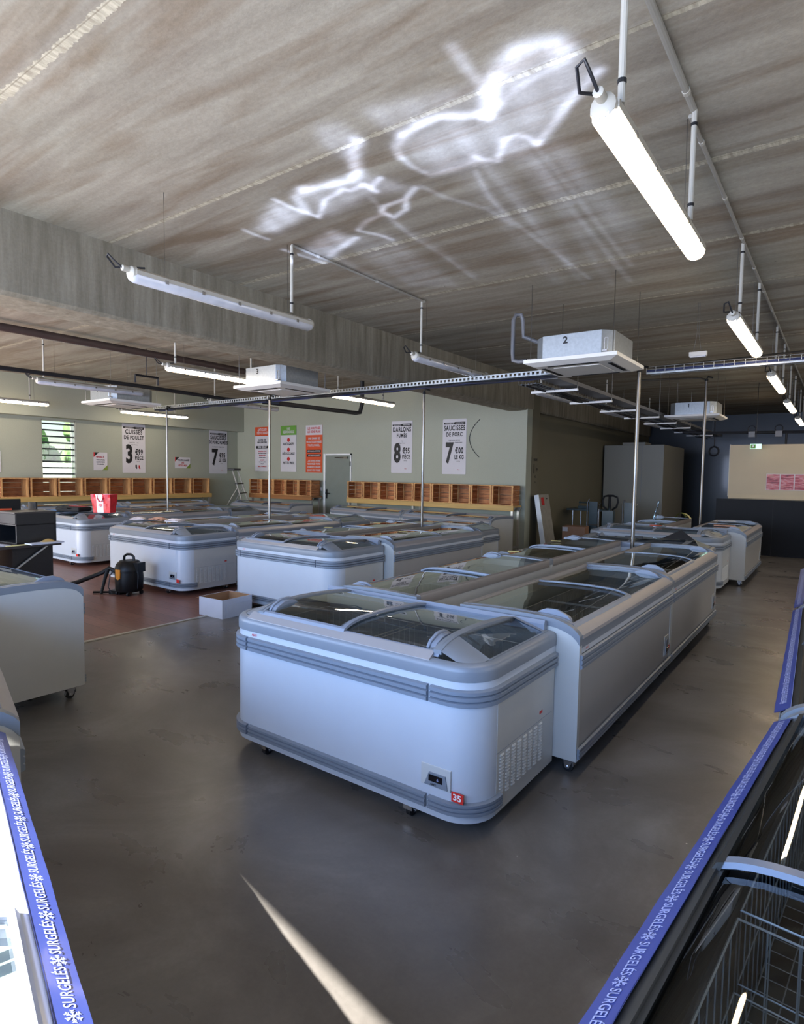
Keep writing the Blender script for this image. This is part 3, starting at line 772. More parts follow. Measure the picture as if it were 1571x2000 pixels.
for x, y, lab in ((-3.93, 2.25, 'unlit tube lamp in front of the concrete beam, nearest the camera'), (-3.95, 5.6, 'unlit tube lamp above the cable tray beside the beam'),
                  (-3.95, 8.95, 'unlit tube lamp below the beam behind the numbered two air unit'), (-3.95, 12.2, 'unlit tube lamp beside the far cable tray'), (-3.95, 15.5, 'farthest unlit tube lamp by the dark corner'),
                  (-9.85, 4.15, 'unlit tube lamp at the upper left over the checkout'), (-9.75, 7.15, 'unlit tube lamp above the stepladder')):
    if first: t = lamp_off; base = copy_tree(lamp_off); first = False
    else: t = copy_tree(base)
    hang(t, x, y, lab, G_OFF, pipes=(1.45,) if y < 3 else (.10,))
for q in (base, lamp_on_base):
    for ch in list(q.children): bpy.data.objects.remove(ch)
    bpy.data.objects.remove(q)
# conduits fixed to the ceiling
def conduit(x, ya, yb, label, r=.0125, z=CZ-.016, mat='conduit', n=5):
    m = mb(mat).tube([(x, ya, z), (x, yb, z)], r, 10).use('pvc')
    k = int((yb-ya)/.85)
    for i in range(k+1):
        y = ya+.3+i*.85
        if y < yb: m.tube([(x, y, z), (x, y+.03, z)], r+.003, 10)
    return tag(m.build('ceiling_conduit'), label, 'pipe')
conduit(-.73, .5, 3.55, 'plastic conduit on the ceiling above the nearest lit lamp', .017)
conduit(-.755, 3.6, 19.0, 'long plastic conduit on the ceiling along the right-hand lamps')
conduit(-3.90, 3.70, 5.72, 'short conduit on the ceiling between two unlit lamps beside the beam', .011)
conduit(-7.0, 4.6, 7.7, 'conduit on the ceiling left of the beam between lit lamps', .011)
conduit(-9.75, 4.2, 7.2, 'conduit on the ceiling at the upper left', .011)

# ------------------------------------------------------------------ air conditioning cassettes
def cassette(cx, cy, num, label, z=2.74, stub=False):
    t = empty('air_conditioner', (cx, cy, z), 0, label, 'air conditioner', 'ceiling cassette air conditioners')
    p = mb('ac_white').prism([(-.475, -.475), (.475, -.475), (.475, .475), (-.475, .475)], .0, .035, 'z')
    p.add([(-.475, -.475, 0), (.475, -.475, 0), (.475, .475, 0), (-.475, .475, 0), (-.38, -.38, -.03), (.38, -.38, -.03), (.38, .38, -.03), (-.38, .38, -.03)], [(0, 1, 5, 4), (1, 2, 6, 5), (2, 3, 7, 6), (3, 0, 4, 7), (4, 5, 6, 7)])
    p.build('grille_panel', parent=t, smooth=0)
    g = mb('ac_white').box((-.24, -.24, -.036), (.24, .24, -.028)).build('intake_grille', parent=t, smooth=0, bevel=.004)
    for k in range(4):
        T = Matrix.Rotation(k*pi/2, 4, 'Z')
        mb('black_plastic').box((-.26, -.365, -.034), (.26, -.325, -.026), T).build('air_slot', parent=t, smooth=0)
    b = mb('galvanised').prism([(-.40, -.30), (-.30, -.40), (.30, -.40), (.40, -.30), (.40, .30), (.30, .40), (-.30, .40), (-.40, .30)], .035, .27, 'z').build('casing', parent=t, smooth=0, bevel=.004)
    m = mb('ink'); text_into(m, num, .095, Matrix.Translation((-.06, -.4015, .205)) @ FACE, 1.1, .03); m.build('number', parent=b, smooth=0)
    mb('chrome').box((.31, -.41, .06), (.36, -.36, .075)).box((.33, -.40, .075), (.335, -.395, .19)).box((.36, -.40, .075), (.365, -.395, .19)).box((.33, -.40, .185), (.365, -.395, .19)).build('bracket', parent=t, smooth=0)
    for sx in (-1, 1):
        for sy in (-1, 1):
            mb('steel').tube([(sx*.42, sy*.42, .05), (sx*.42, sy*.42, CZ-z)], .004, 6).build('hanger_rod', parent=t)
    if stub: mb('conduit').tube([(-.40, -.1, .10), (-.50, -.1, .10)], .018).tube([(-.40, .05, .14), (-.48, .05, .14), (-.48, .30, .16), (-.46, .75, .2)], .013).use('pvc').tube([(-.50, -.1, .10), (-.60, -.1, .10)], .022).build('pipe_stub', parent=t)
    return t
cassette(-2.25, 6.30, '2', 'ceiling air conditioner marked 2, hanging above the right-hand cable tray', stub=True)
cassette(-2.36, 12.85, '1', 'far ceiling air conditioner marked 1')
cassette(-6.45, 5.95, '3', 'ceiling air conditioner marked 3, left of the concrete beam')
cassette(-10.42, 5.80, '4', 'ceiling air conditioner at the upper left near the louvred window')
m = mb('grey_pipe').tube([(-2.86, 6.20, 2.84), (-2.95, 6.20, 2.84), (-3.02, 6.2, 2.86), (-3.03, 6.2, 2.95), (-3.03, 6.2, 3.30), (-3.01, 6.22, 3.36), (-2.96, 6.24, 3.36), (-2.94, 6.25, 3.30), (-2.93, 6.25, 3.12), (-2.70, 6.45, 3.02)], .024, 10)
tag(m.build('drain_pipe'), 'grey bent drain pipe beside the air conditioner marked 2', 'pipe')

# ------------------------------------------------------------------ cable trays and pipes
def perforated_tray(x0, x1, y, z, w=.20, h=.06, name='cable_tray', label=''):
    t = empty(name, (x0, y, z), 0, label, 'cable tray'); L = x1-x0
    m = mb('galvanised').box((0, 0, 0), (L, .012, .012)).box((0, 0, h-.012), (L, .012, h)).box((0, w, 0), (L, w+.003, h)).box((0, 0, 0), (L, w, .003))
    n = int(L/.06)
    for i in range(n): m.box((i*L/n, 0, .012), (i*L/n+.028, .003, h-.012))
    m.build('tray', parent=t, smooth=0)
    rnd = random.Random(5)
    for k in range(5):
        pts = [(s*L/14, .03+k*.034+rnd.uniform(-.008, .008), -.012+rnd.uniform(-.014, .008)) for s in range(15)]
        mb('blue_cable' if k % 2 else 'black_cable').tube(pts, .010, 6).build('cable', parent=t)
    return t
perforated_tray(-7.9, -1.95, 6.93, 2.80, label='perforated metal cable tray running across the room above the poles')
perforated_tray(-11.3, -7.95, 6.95, 2.80, label='perforated metal cable tray at the left, ending above the leftmost pole')
t = empty('cable_tray', (-1.9, 7.37, 2.80), 0, 'wire mesh cable tray with dark cables at the upper right', 'cable tray'); L = 5.2
m = mb('galvanised')
for yy, zz in ((0, 0), (0, .03), (0, .06), (.1, 0), (.2, 0), (.2, .06)): m.tube([(0, yy, zz), (L, yy, zz)], .003, 5)
for i in range(int(L/.1)):
    x = i*.1; m.tube([(x, 0, .06), (x, 0, 0), (x, .2, 0), (x, .2, .06)], .0025, 4)
m.box((0, .0, -.02), (L, .03, -.003)); m.build('tray', parent=t, smooth=0)
mb('blue_cable').tube([(0, .04, .02), (1.5, .05, .022), (3, .04, .02), (L, .05, .02)], .018, 8).build('cable', parent=t)
mb('black_cable').tube([(0, .09, .025), (2, .10, .022), (L, .09, .02)], .018, 8).build('cable', parent=t)
mb('steel').tube([(0, .3, .10), (L*.3, .3, .14)], .012, 6).build('cover_bar', parent=t)
# tray running away from the camera with cross bars
t = empty('cable_tray', (-3.1, 7.15, 2.74), 0, 'long cable tray with pale cross bars running away above the back-to-back freezers', 'cable tray'); L = 12.5
m = mb('grey_pipe').box((.0, 0, .04), (.22, L, .09)); m.build('duct', parent=t, smooth=0)
m = mb('black_cable'); rnd = random.Random(9)
for k in range(5):
    m.tube([(-.26+k*.045+rnd.uniform(-.01, .01), s*L/20, rnd.uniform(-.02, .03)) for s in range(21)], .012, 6)
m.build('cable', parent=t)
m = mb('galvanised')
for i in range(int(L/.1)): m.tube([(-.30, i*.1, .06), (-.30, i*.1, 0), (-.03, i*.1, 0), (-.03, i*.1, .06)], .0022, 4)
for xx in (-.30, -.16, -.03): m.tube([(xx, 0, 0), (xx, L, 0)], .0028, 4)
m.build('tray', parent=t, smooth=0)
for i in range(8):
    mb('ac_white').box((-.42, .65+i*1.45, -.03), (.23, .69+i*1.45, .0)).build('cross_bar', parent=t, smooth=0)
    mb('steel').tube([(.225, .67+i*1.45, 0), (.225, .67+i*1.45, CZ-2.74)], .004, 5).build('hanger_rod', parent=t)
m = mb('brown_pipe').tube([(-9.05, -1.2, CZ-.10), (-9.05, 6.4, CZ-.10), (-9.05, 7.4, CZ-.11)], .055, 12)
tag(m.build('drain_pipe'), 'thick brown pipe under the ceiling at the upper left', 'pipe')
m = mb('black_cable').tube([(-8.98, .5, 2.90), (-9.0, 3.3, 2.90), (-9.05, 5.2, 2.91), (-9.1, 7.0, 2.89), (-8.9, 7.25, 2.86)], .030, 8)
tag(m.build('cable_bundle'), 'black cable bundle hanging at the upper left below the brown pipe', 'cable')
m = mb('black_cable').tube([(-8.2, 7.1, 2.80), (-8.03, 7.3, 2.78), (-8.05, 9.4, 2.80), (-8.06, 9.55, 2.82), (-8.06, 9.62, 3.0), (-8.06, 9.62, 3.5)], .042, 10)
tag(m.build('cable_bundle'), 'black cable bundle turning up to the ceiling above the orange poster', 'cable')
m = mb('black_cable').tube([(-9.2, 5.35, 2.98), (-9.2, 5.35, 3.10), (-9.2, 5.75, 3.10), (-9.2, 5.75, 2.98)], .018, 8).tube([(-9.2, 5.55, 3.10), (-9.2, 5.55, CZ)], .006, 6)
tag(m.build('cable_loop'), 'small black squared loop of cable at the upper left', 'cable')
# steel power poles standing between the freezer rows
def pole(x, y, zt, r, label):
    t = empty('power_pole', (x, y, 0), 0, label, 'pole', 'steel power poles'); r_ = r
    mb('steel').tube([(0, 0, .0), (0, 0, zt)], r, 18).build('post', parent=t)
    mb('black_plastic').tube([(0, 0, zt-.02), (0, 0, zt+.015)], r+.006, 12).tube([(0, 0, zt), (.02, 0, zt+.05), (.10, 0, zt+.03)], .014, 8).build('cap', parent=t)
    mb('steel').tube([(0, 0, 0), (0, 0, .012)], r*2.2, 18).build('foot_plate', parent=t)
pole(-1.935, 7.20, 2.80, .021, 'steel power pole standing in the foreground island, nearest the camera')
pole(-5.035, 7.42, 2.78, .019, 'steel power pole standing in the second island')
pole(-7.545, 6.68, 2.76, .019, 'steel power pole standing in the third island')
pole(-10.785, 6.92, 2.78, .019, 'leftmost steel power pole, beside the red shopping bag')
pole(-1.99, 11.6, 3.28, .021, 'far steel power pole in front of the dark wall')
m = mb('steel').tube([(-1.99, 11.6, 3.28), (-2.10, 11.6, 3.32), (-3.1, 11.6, 3.36)], .016, 8)
tag(m.build('conduit_arm'), 'thin horizontal conduit at the top of the far steel pole', 'pipe')
# emergency light under the ceiling
t = empty('emergency_light', (-1.38, 7.47, 2.95), 0, 'small white emergency light hanging on thin wires', 'emergency light')
mb('ac_white').box((-.09, -.03, 0), (.09, .03, .05)).build('case', parent=t, smooth=0, bevel=.004)
mb('lamp_off').box((-.08, -.026, -.012), (.08, .026, 0)).build('diffuser', parent=t, smooth=0)
mb('steel').tube([(-.05, 0, .05), (-.02, 0, .25), (-.02, 0, CZ-2.95)], .0018, 5).tube([(.03, 0, .05), (.0, 0, .25), (0, 0, CZ-2.95)], .0018, 5).build('hanger_wire', parent=t)

# ------------------------------------------------------------------ wooden crates on timber shelves
def crate(w, d_=.30, h=.40, side_lit=False):
    t = empty('wooden_crate'); g = .008
    m = mb('crate_wood'); n = 4; sh = (h-g*(n-1))/n
    for k in range(n):
        z = k*(sh+g)
        m.box((0, d_-.012, z), (w, d_, z+sh)).box((0, .0, z), (.012, d_, z+sh)).box((w-.012, 0, z), (w, d_, z+sh))
    m.box((0, 0, 0), (w, d_, .012)).box((0, .0, h-.012), (w, d_*.47, h)).box((0, d_*.52, h-.012), (w, d_, h))
    m.build('slats', parent=t, smooth=0)
    for x in (.012, w-.037):
        for y in (.0, d_-.035): mb('crate_post').box((x, y, .012), (x+.025, y+.022, h-.012)).build('corner_post', parent=t, smooth=0)
    for z0_, z1_, sg in ((0, .014, 1), (h-.014, h, -1)):
        zz = .014 if sg > 0 else h-.014
        mb('crate_post').box((0, -.006, z0_), (w, .004, z1_)).prism([(.0, zz), (.055, zz), (.0, zz+sg*.04)], -.005, .002, 'y').prism([(w, zz), (w-.055, zz), (w, zz+sg*.04)], -.005, .002, 'y').build('front_rim', parent=t, smooth=0)
    if side_lit:  # pale boards laid over the sides, imitating lit inner faces
        mb('crate_post').box((.0125, .025, .02), (.016, d_-.04, h-.02)).build('lit_side_board', parent=t, smooth=0)
        mb('crate_post').box((w-.016, .025, .02), (w-.0125, d_-.04, h-.02)).build('lit_side_board', parent=t, smooth=0)
    return t
cr = crate(.478); cr2 = crate(.535, side_lit=True)
ordn = ['leftmost', 'second', 'third', 'fourth', 'fifth', 'sixth', 'seventh', 'eighth', 'ninth']
n9 = 9
for i in range(n9):
    c = cr if i == 0 else copy_tree(cr)
    c.location = (-9.62+i*.4845, 10.96, .98)
    lab = 'wooden crate on the right shelf of the back wall, %s' % ('leftmost, beside the door' if i == 0 else 'rightmost, by the wall corner' if i == 8 else ordn[i]+' from the left')
    tag(c, lab, 'crate', 'nine crates on the right shelf of the back wall')
for i in range(5):
    c = copy_tree(cr); c.location = (-13.19+i*.4745, 10.96, .98); c.scale = (.985, 1, 1)
    tag(c, 'wooden crate on the middle shelf left of the door, %s' % ('leftmost, by the stepladder' if i == 0 else 'rightmost, beside the light switch' if i == 4 else ordn[i]+' from the left'), 'crate', 'five crates on the middle shelf')
for i in range(9):
    c = cr2 if i == 0 else copy_tree(cr2)
    c.location = (-13.80, 5.10+i*.560, .98); c.rotation_euler = (0, 0, radians(90))
    tag(c, 'wooden crate on the left wall shelf, %s' % ('cut by the left edge of the photo' if i == 0 else 'rightmost, under the seven euro poster' if i == 8 else ordn[i]+' from the left edge'), 'crate', 'nine crates on the left wall shelf')
def shelf(loc, rz, L, mat, legs, label, d_=.34):
    t = empty('timber_shelf', loc, rz, label, 'shelf')
    mb(mat).box((0, -.04, .0), (L, .0, .105)).box((0, .0, .07), (L, d_, .105)).build('board', parent=t, smooth=0, bevel=.003)
    mb('aluminium').box((0, .02, .03), (L, .05, .07)).box((0, d_-.05, .03), (L, d_-.02, .07)).build('rail', parent=t, smooth=0)
    for x in legs:
        mb('aluminium').box((x, .0, -loc[2]), (x+.045, .045, .07)).box((x, d_-.06, -loc[2]), (x+.045, d_-.015, .07)).box((x, .045, -loc[2]+.12), (x+.045, d_-.06, -loc[2]+.16)).build('leg', parent=t, smooth=0)
shelf((-9.63, 10.98, .873), 0, 4.38, 'timber_yellow', (.02, 1.9, 4.31), 'long yellow timber shelf carrying the nine crates of the back wall')
shelf((-13.2, 10.98, .873), 0, 2.4, 'timber_orange', (.08, 2.32), 'short orange timber shelf carrying the five crates left of the door')
shelf((-13.82, 5.05, .873), radians(90), 5.12, 'timber_yellow', (.02, 2.4, 5.06), 'long yellow timber shelf along the left wall below the window')

# ------------------------------------------------------------------ posters
WL = Matrix.Rotation(radians(90), 4, 'Z')            # board facing +x
def board(name, w, h, mat, loc, rz, label, cat='poster', rounded=.0):
    t = empty(name, loc, rz, label, cat)
    r = rounded; pts = []
    if r:
        for cx, cz, a0 in ((w/2-r, h-r, 0), (-w/2+r, h-r, pi/2), (-w/2+r, r, pi), (w/2-r, r, 1.5*pi)):
            for k in range(5): pts.append((cx+r*cos(a0+k*pi/8), cz+r*sin(a0+k*pi/8)))
    else: pts = [(-w/2, 0), (w/2, 0), (w/2, h), (-w/2, h)]
    mb(mat).prism(pts, -.004, 0, 'y').build('sheet', parent=t, smooth=0)
    return t
def PT(x, z): return Matrix.Translation((x, -.0055, z)) @ FACE
def price_poster(loc, rz, lines, big, cents, unit, small, label, flag=True):
    t = board('price_poster', .60, 1.20, 'paper', loc, rz, label, 'poster', .02)
    m = mb('ink').box((-.27, -.0052, 1.085), (.03, -.0042, 1.125)).box((.0, -.006, 1.078), (.27, -.0042, 1.135))
    y = 1.0
    for s_, sz, sx_ in lines: text_into(m, s_, sz*1.08, PT(0, y), sx_*.92, .035, spacing=1.16); y -= sz*.98
    y -= .0
    for s_ in small: text_into(m, s_, .034, PT(0, y-.01), .9, .012); y -= .05
    text_into(m, big, .60, PT(-.125, .44), .64, .04); text_into(m, cents, .175, PT(.13, .51), .64, .04, spacing=1.14); text_into(m, unit, .128, PT(.13, .37), .62, .04, spacing=1.14)
    text_into(m, 'soit le kg', .030, PT(.11, .285), .8, .01)
    if flag: m.box((.03, -.0055, .13), (.07, -.0045, .20)).box((.05, -.0055, .10), (.075, -.0045, .14))
    m.build('lettering', parent=t, smooth=0)
    m = mb('paper'); text_into(m, 'INCROYABLES &', .030, Matrix.Translation((-.13, -.0065, 1.105)) @ FACE, .92, .012); text_into(m, 'PETITS PRIX', .038, Matrix.Translation((.138, -.0075, 1.106)) @ FACE, .92, .02); m.build('banner_lettering', parent=t, smooth=0)
    m = mb('ink_red')
    if flag: m.box((.115, -.0055, .12), (.15, -.0045, .19)).box((.125, -.0055, .10), (.16, -.0045, .13))
    else: text_into(m, 'Porc', .035, PT(.12, .10), .9, .01)
    m.build('origin_mark', parent=t, smooth=0)
price_poster((XL+.006, 8.21, 1.505), radians(90), [('CUISSES', .14, .80), ('DE POULET', .115, .78)], '3', '€99', 'PIÈCE', ['SANS DOS - 1 KG', 'Origine France'], 'white price poster for chicken legs at 3 euros 99 on the left wall')
price_poster((XL+.006, 10.71, 1.505), radians(90), [('SAUCISSES', .135, .74), ('DE PORC FUMÉES', .115, .62)], '7', '€95', 'LE KG', ['5 x 1,5 kg env. - Origine France'], 'white price poster for smoked pork sausages at 7 euros 95 behind the stepladder', False)
price_poster((-8.32, YB-.004, 1.60), 0, [('DARLONS', .14, .74), ('FUMÉS', .115, .78)], '8', '€95', 'PIÈCE', ['1 kg', 'Origine France'], 'white price poster marked 8 euros 95 on the back wall right of the door', False)
price_poster((-6.90, YB-.004, 1.59), 0, [('SAUCISSES', .14, .72), ('DE PORC', .115, .78)], '7', '€00', 'LE KG', ['CHIPOLATA DE 5 KG', '10 x 1,5 kg env. - Origine France'], 'white price poster for pork sausages at 7 euros, rightmost on the back wall', False)
def tall_poster(loc, top_mat, top_lines, top_ink, body_mat, rows, label):
    t = board('info_poster', .60, 1.22, body_mat, loc, 0, label, 'poster')
    mb(top_mat).box((-.3, -.0052, .97), (.3, -.0042, 1.22)).build('header', parent=t, smooth=0)
    by = {}
    y = 1.14
    m = mb(top_ink)
    for s_, sz in top_lines: text_into(m, s_, sz*1.12, Matrix.Translation((0, -.0062, y)) @ FACE, .66, .035, spacing=1.14); y -= .09
    for (s_, sz, z, ink, sx_) in rows:
        m.use(ink)
        if s_ == '#': m.box((-.25, -.0052, z-.035), (.25, -.0044, z+.035))
        elif s_ == 'O':
            m.add([(.055*cos(k*pi/8), -.0052, z+.055*sin(k*pi/8)) for k in range(16)], [tuple(range(16))])
        else: text_into(m, s_, sz*1.1, Matrix.Translation((0, -.0062, z)) @ FACE, sx_*.92, .035, spacing=1.14)
    m.build('lettering', parent=t, smooth=0)
tall_poster((-13.14, YB-.004, 1.60), 'orange', [('ANTI-GASPI', .085), ('DÉSTOCKAGE', .085)], 'paper', 'paper',
            [('PARTEZ DES', .06, .86, 'ink', .8), ('MEILLEURS PRIX', .06, .79, 'ink', .8), ('#', 0, .66, 'ink', 1), ('100% RÉDUIT', .07, .66, 'paper', .8), ('SURGELÉS EN STOCK', .04, .54, 'ink_red', .8), ('toute la semaine en magasin', .032, .49, 'ink', .8),
             ('PROMOTIONS', .04, .42, 'ink_red', .9), ('des arrivages réguliers', .032, .37, 'ink', .8), ('LES LOTS', .04, .30, 'ink_red', .9), ('des produits de qualité', .032, .25, 'ink', .8), ('à petits prix', .032, .20, 'ink', .8), ('VENEZ NOMBREUX', .04, .12, 'ink_red', .9)],
            'tall information poster with an orange header, partly behind the steel pole')
tall_poster((-12.09, YB-.004, 1.60), 'green', [('100%', .075), ('RESPONSABLE', .085)], 'paper', 'paper',
            [('O', 0, .84, 'ink_red', 1), ('ANTI-GASPI', .085, .73, 'ink', .8), ('O', 0, .58, 'ink_red', 1), ('DÉSTOCKAGE', .085, .47, 'ink', .78), ('O', 0, .33, 'ink_red', 1), ('PETITS PRIX', .085, .22, 'ink', .8)],
            'tall information poster with a green header and three red dots')
tall_poster((-11.14, YB-.004, 1.58), 'paper', [('LES AVANTAGES', .075), ('LES BONS PLANS', .075)], 'ink_red', 'orange',
            [('UNE GAMME DE', .065, .88, 'paper', .78), ('PRODUITS DISPONIBLES', .065, .79, 'paper', .68), ("TOUTE L'ANNÉE...", .065, .70, 'paper', .75), ('#', 0, .55, 'ink', 1), ('DÉSTOCKAGE & PETITS PRIX', .042, .55, 'paper', .75), ('#', 0, .44, 'ink', 1), ('ANTI-GASPI & QUALITÉ', .045, .44, 'paper', .75),
             ('...DES BONNES AFFAIRES', .055, .30, 'paper', .68), ('RENOUVELÉES TOUTES', .055, .22, 'paper', .70), ('LES SEMAINES EN MAGASIN', .055, .14, 'paper', .62), ('QUAND VOUS VOULEZ', .055, .06, 'paper', .72)],
            'tall orange poster with a white header, left of the door')
def corner_deco(m, w, h):
    m.use('ink_red').add([(-w/2, -.0052, h), (-w/2+.12, -.0052, h), (-w/2, -.0052, h-.12)], [(0, 1, 2)])
    m.use('ink').add([(-w/2+.04, -.0056, h), (-w/2+.13, -.0056, h), (-w/2+.02, -.0056, h-.10)], [(0, 1, 2)])
    m.use('leaf_green').add([(w/2, -.0052, 0), (w/2-.13, -.0052, 0), (w/2, -.0052, .12)], [(0, 1, 2)])
t = board('notice_sheet', .33, .42, 'paper', (XL+.006, 7.37, 1.56), radians(90), 'small upright notice sheet beside the chicken legs poster')
m = mb('ink_red'); text_into(m, 'PENSEZ À', .05, PT(-.01, .31), .9, .03); m.use('ink'); text_into(m, 'VOS FUTURES', .038, PT(0, .24), .85, .02); text_into(m, 'COMMANDES', .038, PT(0, .19), .85, .02); text_into(m, 'SURGELÉES', .038, PT(0, .14), .85, .02); corner_deco(m, .33, .42); m.build('lettering', parent=t, smooth=0)
t = board('notice_sheet', .46, .29, 'paper', (XL+.006, 9.57, 1.64), radians(90), 'small wide notice sheet right of the leftmost pole')
m = mb('ink'); text_into(m, "TOUTE L'ANNÉE", .06, PT(.02, .21), .8, .03); m.use('ink_red'); text_into(m, 'DES', .055, PT(0, .14), .9, .03); text_into(m, 'PETITS PRIX', .06, PT(0, .07), .8, .03); corner_deco(m, .46, .29); m.build('lettering', parent=t, smooth=0)
# cut-off sheet at the left picture edge
board('notice_sheet', .3, .43, 'paper', (XL+.006, 5.12, 1.5), radians(90), 'blank white sheet cut by the left edge of the photo')
t = board('price_poster', .36, .62, 'wall_dark_sage', (XB-.08+.0825, 11.82, 1.35), radians(90), 'narrow price sheet in shade on the pilaster side', 'poster')
m = mb('ink'); text_into(m, 'PROMO', .07, PT(0, .56), .8, .03); text_into(m, '1', .26, PT(-.07, .37), .6, .05); text_into(m, '€99', .08, PT(.07, .36), .7, .03); text_into(m, 'KG', .06, PT(.0, .21), .9, .03); text_into(m, 'Porc', .05, PT(0, .1), .9, .01); m.build('lettering', parent=t, smooth=0)
m = mb('black_cable'); pts = [(-6.42+.16*(1-cos(a))*-1, YB-.01, 2.28+.40*sin(a)) for a in [(-1+i*.1)*1.2 for i in range(21)]]
m.tube([(-6.52+.30*(sin(a)**2)*.9, YB-.01, 2.36+.42*sin(a)) for a in [(-1+i*.1)*1.25 for i in range(21)]], .006, 6)
tag(m.build('wall_cable'), 'thin curved cable on the back wall right of the seven euro poster', 'cable')
t = tag(mb('white').box((-10.92, YB-.02, 1.10), (-10.84, YB, 1.20)).build('light_switch', smooth=0, bevel=.004), 'white light switch on the wall left of the door', 'switch')

# ------------------------------------------------------------------ far end of the shop
t = empty('cold_room', (XB-.05, 16.45, 0), 0, 'pale cold room box standing at the back left of the dark area', 'cold room')
mb('cold_room_white').box((0, 0, 0), (1.52, 2.4, 2.42)).build('casing', parent=t, smooth=0, bevel=.008)
mb('cold_room_white').box((.42, .2, 2.42), (1.0, .8, 2.50)).build('cooling_unit', parent=t, smooth=0)
mb('grey_plastic').box((.98, -.004, 0), (.985, 0, 2.40)).build('panel_joint', parent=t, smooth=0)
t = empty('partition', (-2.19, 14.5, 0), 0, 'black lower partition across the end of the right aisle', 'partition')
mb('black_board').box((0, 0, 0), (4.6, .12, 1.15)).build('panel', parent=t, smooth=0)
mb('ink').box((1.05, -.002, 0), (1.056, 0, 1.15)).build('panel_joint', parent=t, smooth=0)
t = empty('serving_panel', (-1.97, 14.52, 1.156), 0, 'cream wall panel above the black partition', 'panel')
mb('cream_panel').prism([(-.0, .10), (-.02, .02), (.0, .0), (.10, .0), (.10, 1.14), (0, 1.14)], 0, 4.4, 'x').build('panel', parent=t, smooth=0)
mb('wall_white').box((-.012, -.002, .05), (0, .10, 1.15)).build('edge_trim', parent=t, smooth=0)
t = empty('meat_poster', (-1.285, 14.515, 1.36), 0, 'red poster of packed meat on the cream panel', 'poster')
for i in range(5): mb('meat_print').box((i*.245+.01, -.006, .01), (i*.245+.235, -.002, .325)).build('picture', parent=t, smooth=0)
mb('paper').box((0, -.002, 0), (1.23, 0, .335)).build('sheet', parent=t, smooth=0)
t = empty('exit_sign', (-1.48, 14.3, 2.20), 0, 'small green and white exit sign hanging in front of the cream panel', 'sign')
mb('exit_green').box((-.10, -.015, 0), (.10, .015, .10)).build('sign_face', parent=t, smooth=0)
m = mb('green').box((-.09, -.017, .01), (-.0, -.0155, .09)); m.use('white').add([(-.07, -.0175, .03), (-.04, -.0175, .03), (-.03, -.0175, .06), (-.05, -.0175, .08)], [(0, 1, 2, 3)]); m.build('pictogram', parent=t, smooth=0)
mb('black_cable').tube([(0, 0, .10), (0, 0, .42), (.0, .0, CZ-2.2)], .005, 6).build('hanger', parent=t)
m = mb('black_cable').tube([(-3.0, 14.9, 2.62), (-2.2, 14.9, 2.58), (3.2, 14.9, 2.52)], .03, 8).tube([(-1.0, 14.9, 2.55), (-1.0, 14.9, 2.30)], .02, 8)
tag(m.build('cable_duct'), 'black horizontal cable run above the cream panel', 'cable')
for x, lab in ((-1.62, 'camera box above the exit sign'), (-1.13, 'dark box with a coiled cable right of the exit sign')):
    t = empty('junction_box', (x, 14.82, 2.47), 0, 'small grey '+lab, 'box')
    mb('grey_pipe').box((-.06, -.03, 0), (.06, .05, .12)).build('case', parent=t, smooth=0)
    mb('black_cable').tube([(.07*cos(k*pi/8), 0, .17+.07*sin(k*pi/8)) for k in range(17)], .012, 6).build('cable_coil', parent=t)
m = mb('black_cable').tube([(-2.75+.11*cos(k*pi/8), 17.5, 2.28+.12*sin(k*pi/8)) for k in range(17)], .022, 8).tube([(-2.75, 17.5, 2.4), (-2.75, 17.5, CZ)], .01, 6)
tag(m.build('cable_coil'), 'coiled black cable hanging behind the far steel pole', 'cable')

# long cardboard leaning at the pilaster
t = empty('leaning_board', (XB+.30, 11.90, 0), 0, 'long pale flat carton leaning against the pilaster', 'box')
T = Matrix.Rotation(radians(-10), 4, 'Y')
mb('white').box((-.0, -.30, 0.0), (.10, -.29, 1.2), T).use('carton_grey').box((0, -.29, 0), (.10, .22, 1.2), T).build('carton', parent=t, smooth=0)
mb('ink_red').box((.101, -.20, .98), (.103, -.06, 1.14), T).build('label', parent=t, smooth=0)
mb('ink').box((.101, .05, 1.1), (.103, .12, 1.12), T).build('print', parent=t, smooth=0)

# trolley, pallet jack and carton near the side wall
t = empty('platform_trolley', (-4.75, 13.9, 0), 0, 'grey metal trolley table with odds and ends beside the side wall', 'trolley')
mb('teal_metal').box((-.42, -.3, .80), (.40, .3, .84)).box((-.42, -.3, .22), (.40, .3, .26)).build('deck', parent=t, smooth=0)
for x in (-.28, .3):
    for y in (-.27, .27): mb('chrome').tube([(x, y, .06), (x, y, .80)], .018).build('leg', parent=t)
for x in (-.28, .3):
    for y in (-.27, .27): mb('black_rubber').tube([(x-.015, y, .05), (x+.015, y, .05)], .05, 14).build('wheel', parent=t)
tag(mb('teal_metal').box((-4.95, 13.75, .84), (-4.62, 13.95, .90)).tube([(-4.95, 13.8, .98), (-4.7, 13.8, .98)], .018).tube([(-4.93, 13.8, .9), (-4.93, 13.8, 1.02)], .012).tube([(-4.75, 13.8, .9), (-4.75, 13.8, 1.0)], .012).build('hand_tool'), 'grey metal tool lying on the trolley table', 'tool')
t = empty('pallet_jack', (-4.12, 13.40, 0), 0, 'pallet jack with a black loop handle standing behind the carton', 'pallet jack')
mb('black_plastic').tube([(-.05, 0, .86), (-.13, 0, .93), (-.15, 0, 1.06), (-.12, 0, 1.15), (-.04, 0, 1.17), (.08, 0, 1.17), (.16, 0, 1.14), (.18, 0, 1.05), (.15, 0, .93), (.06, 0, .86)], .022, 8).tube([(0, 0, .86), (0, 0, 1.15)], .03, 8).build('handle', parent=t)
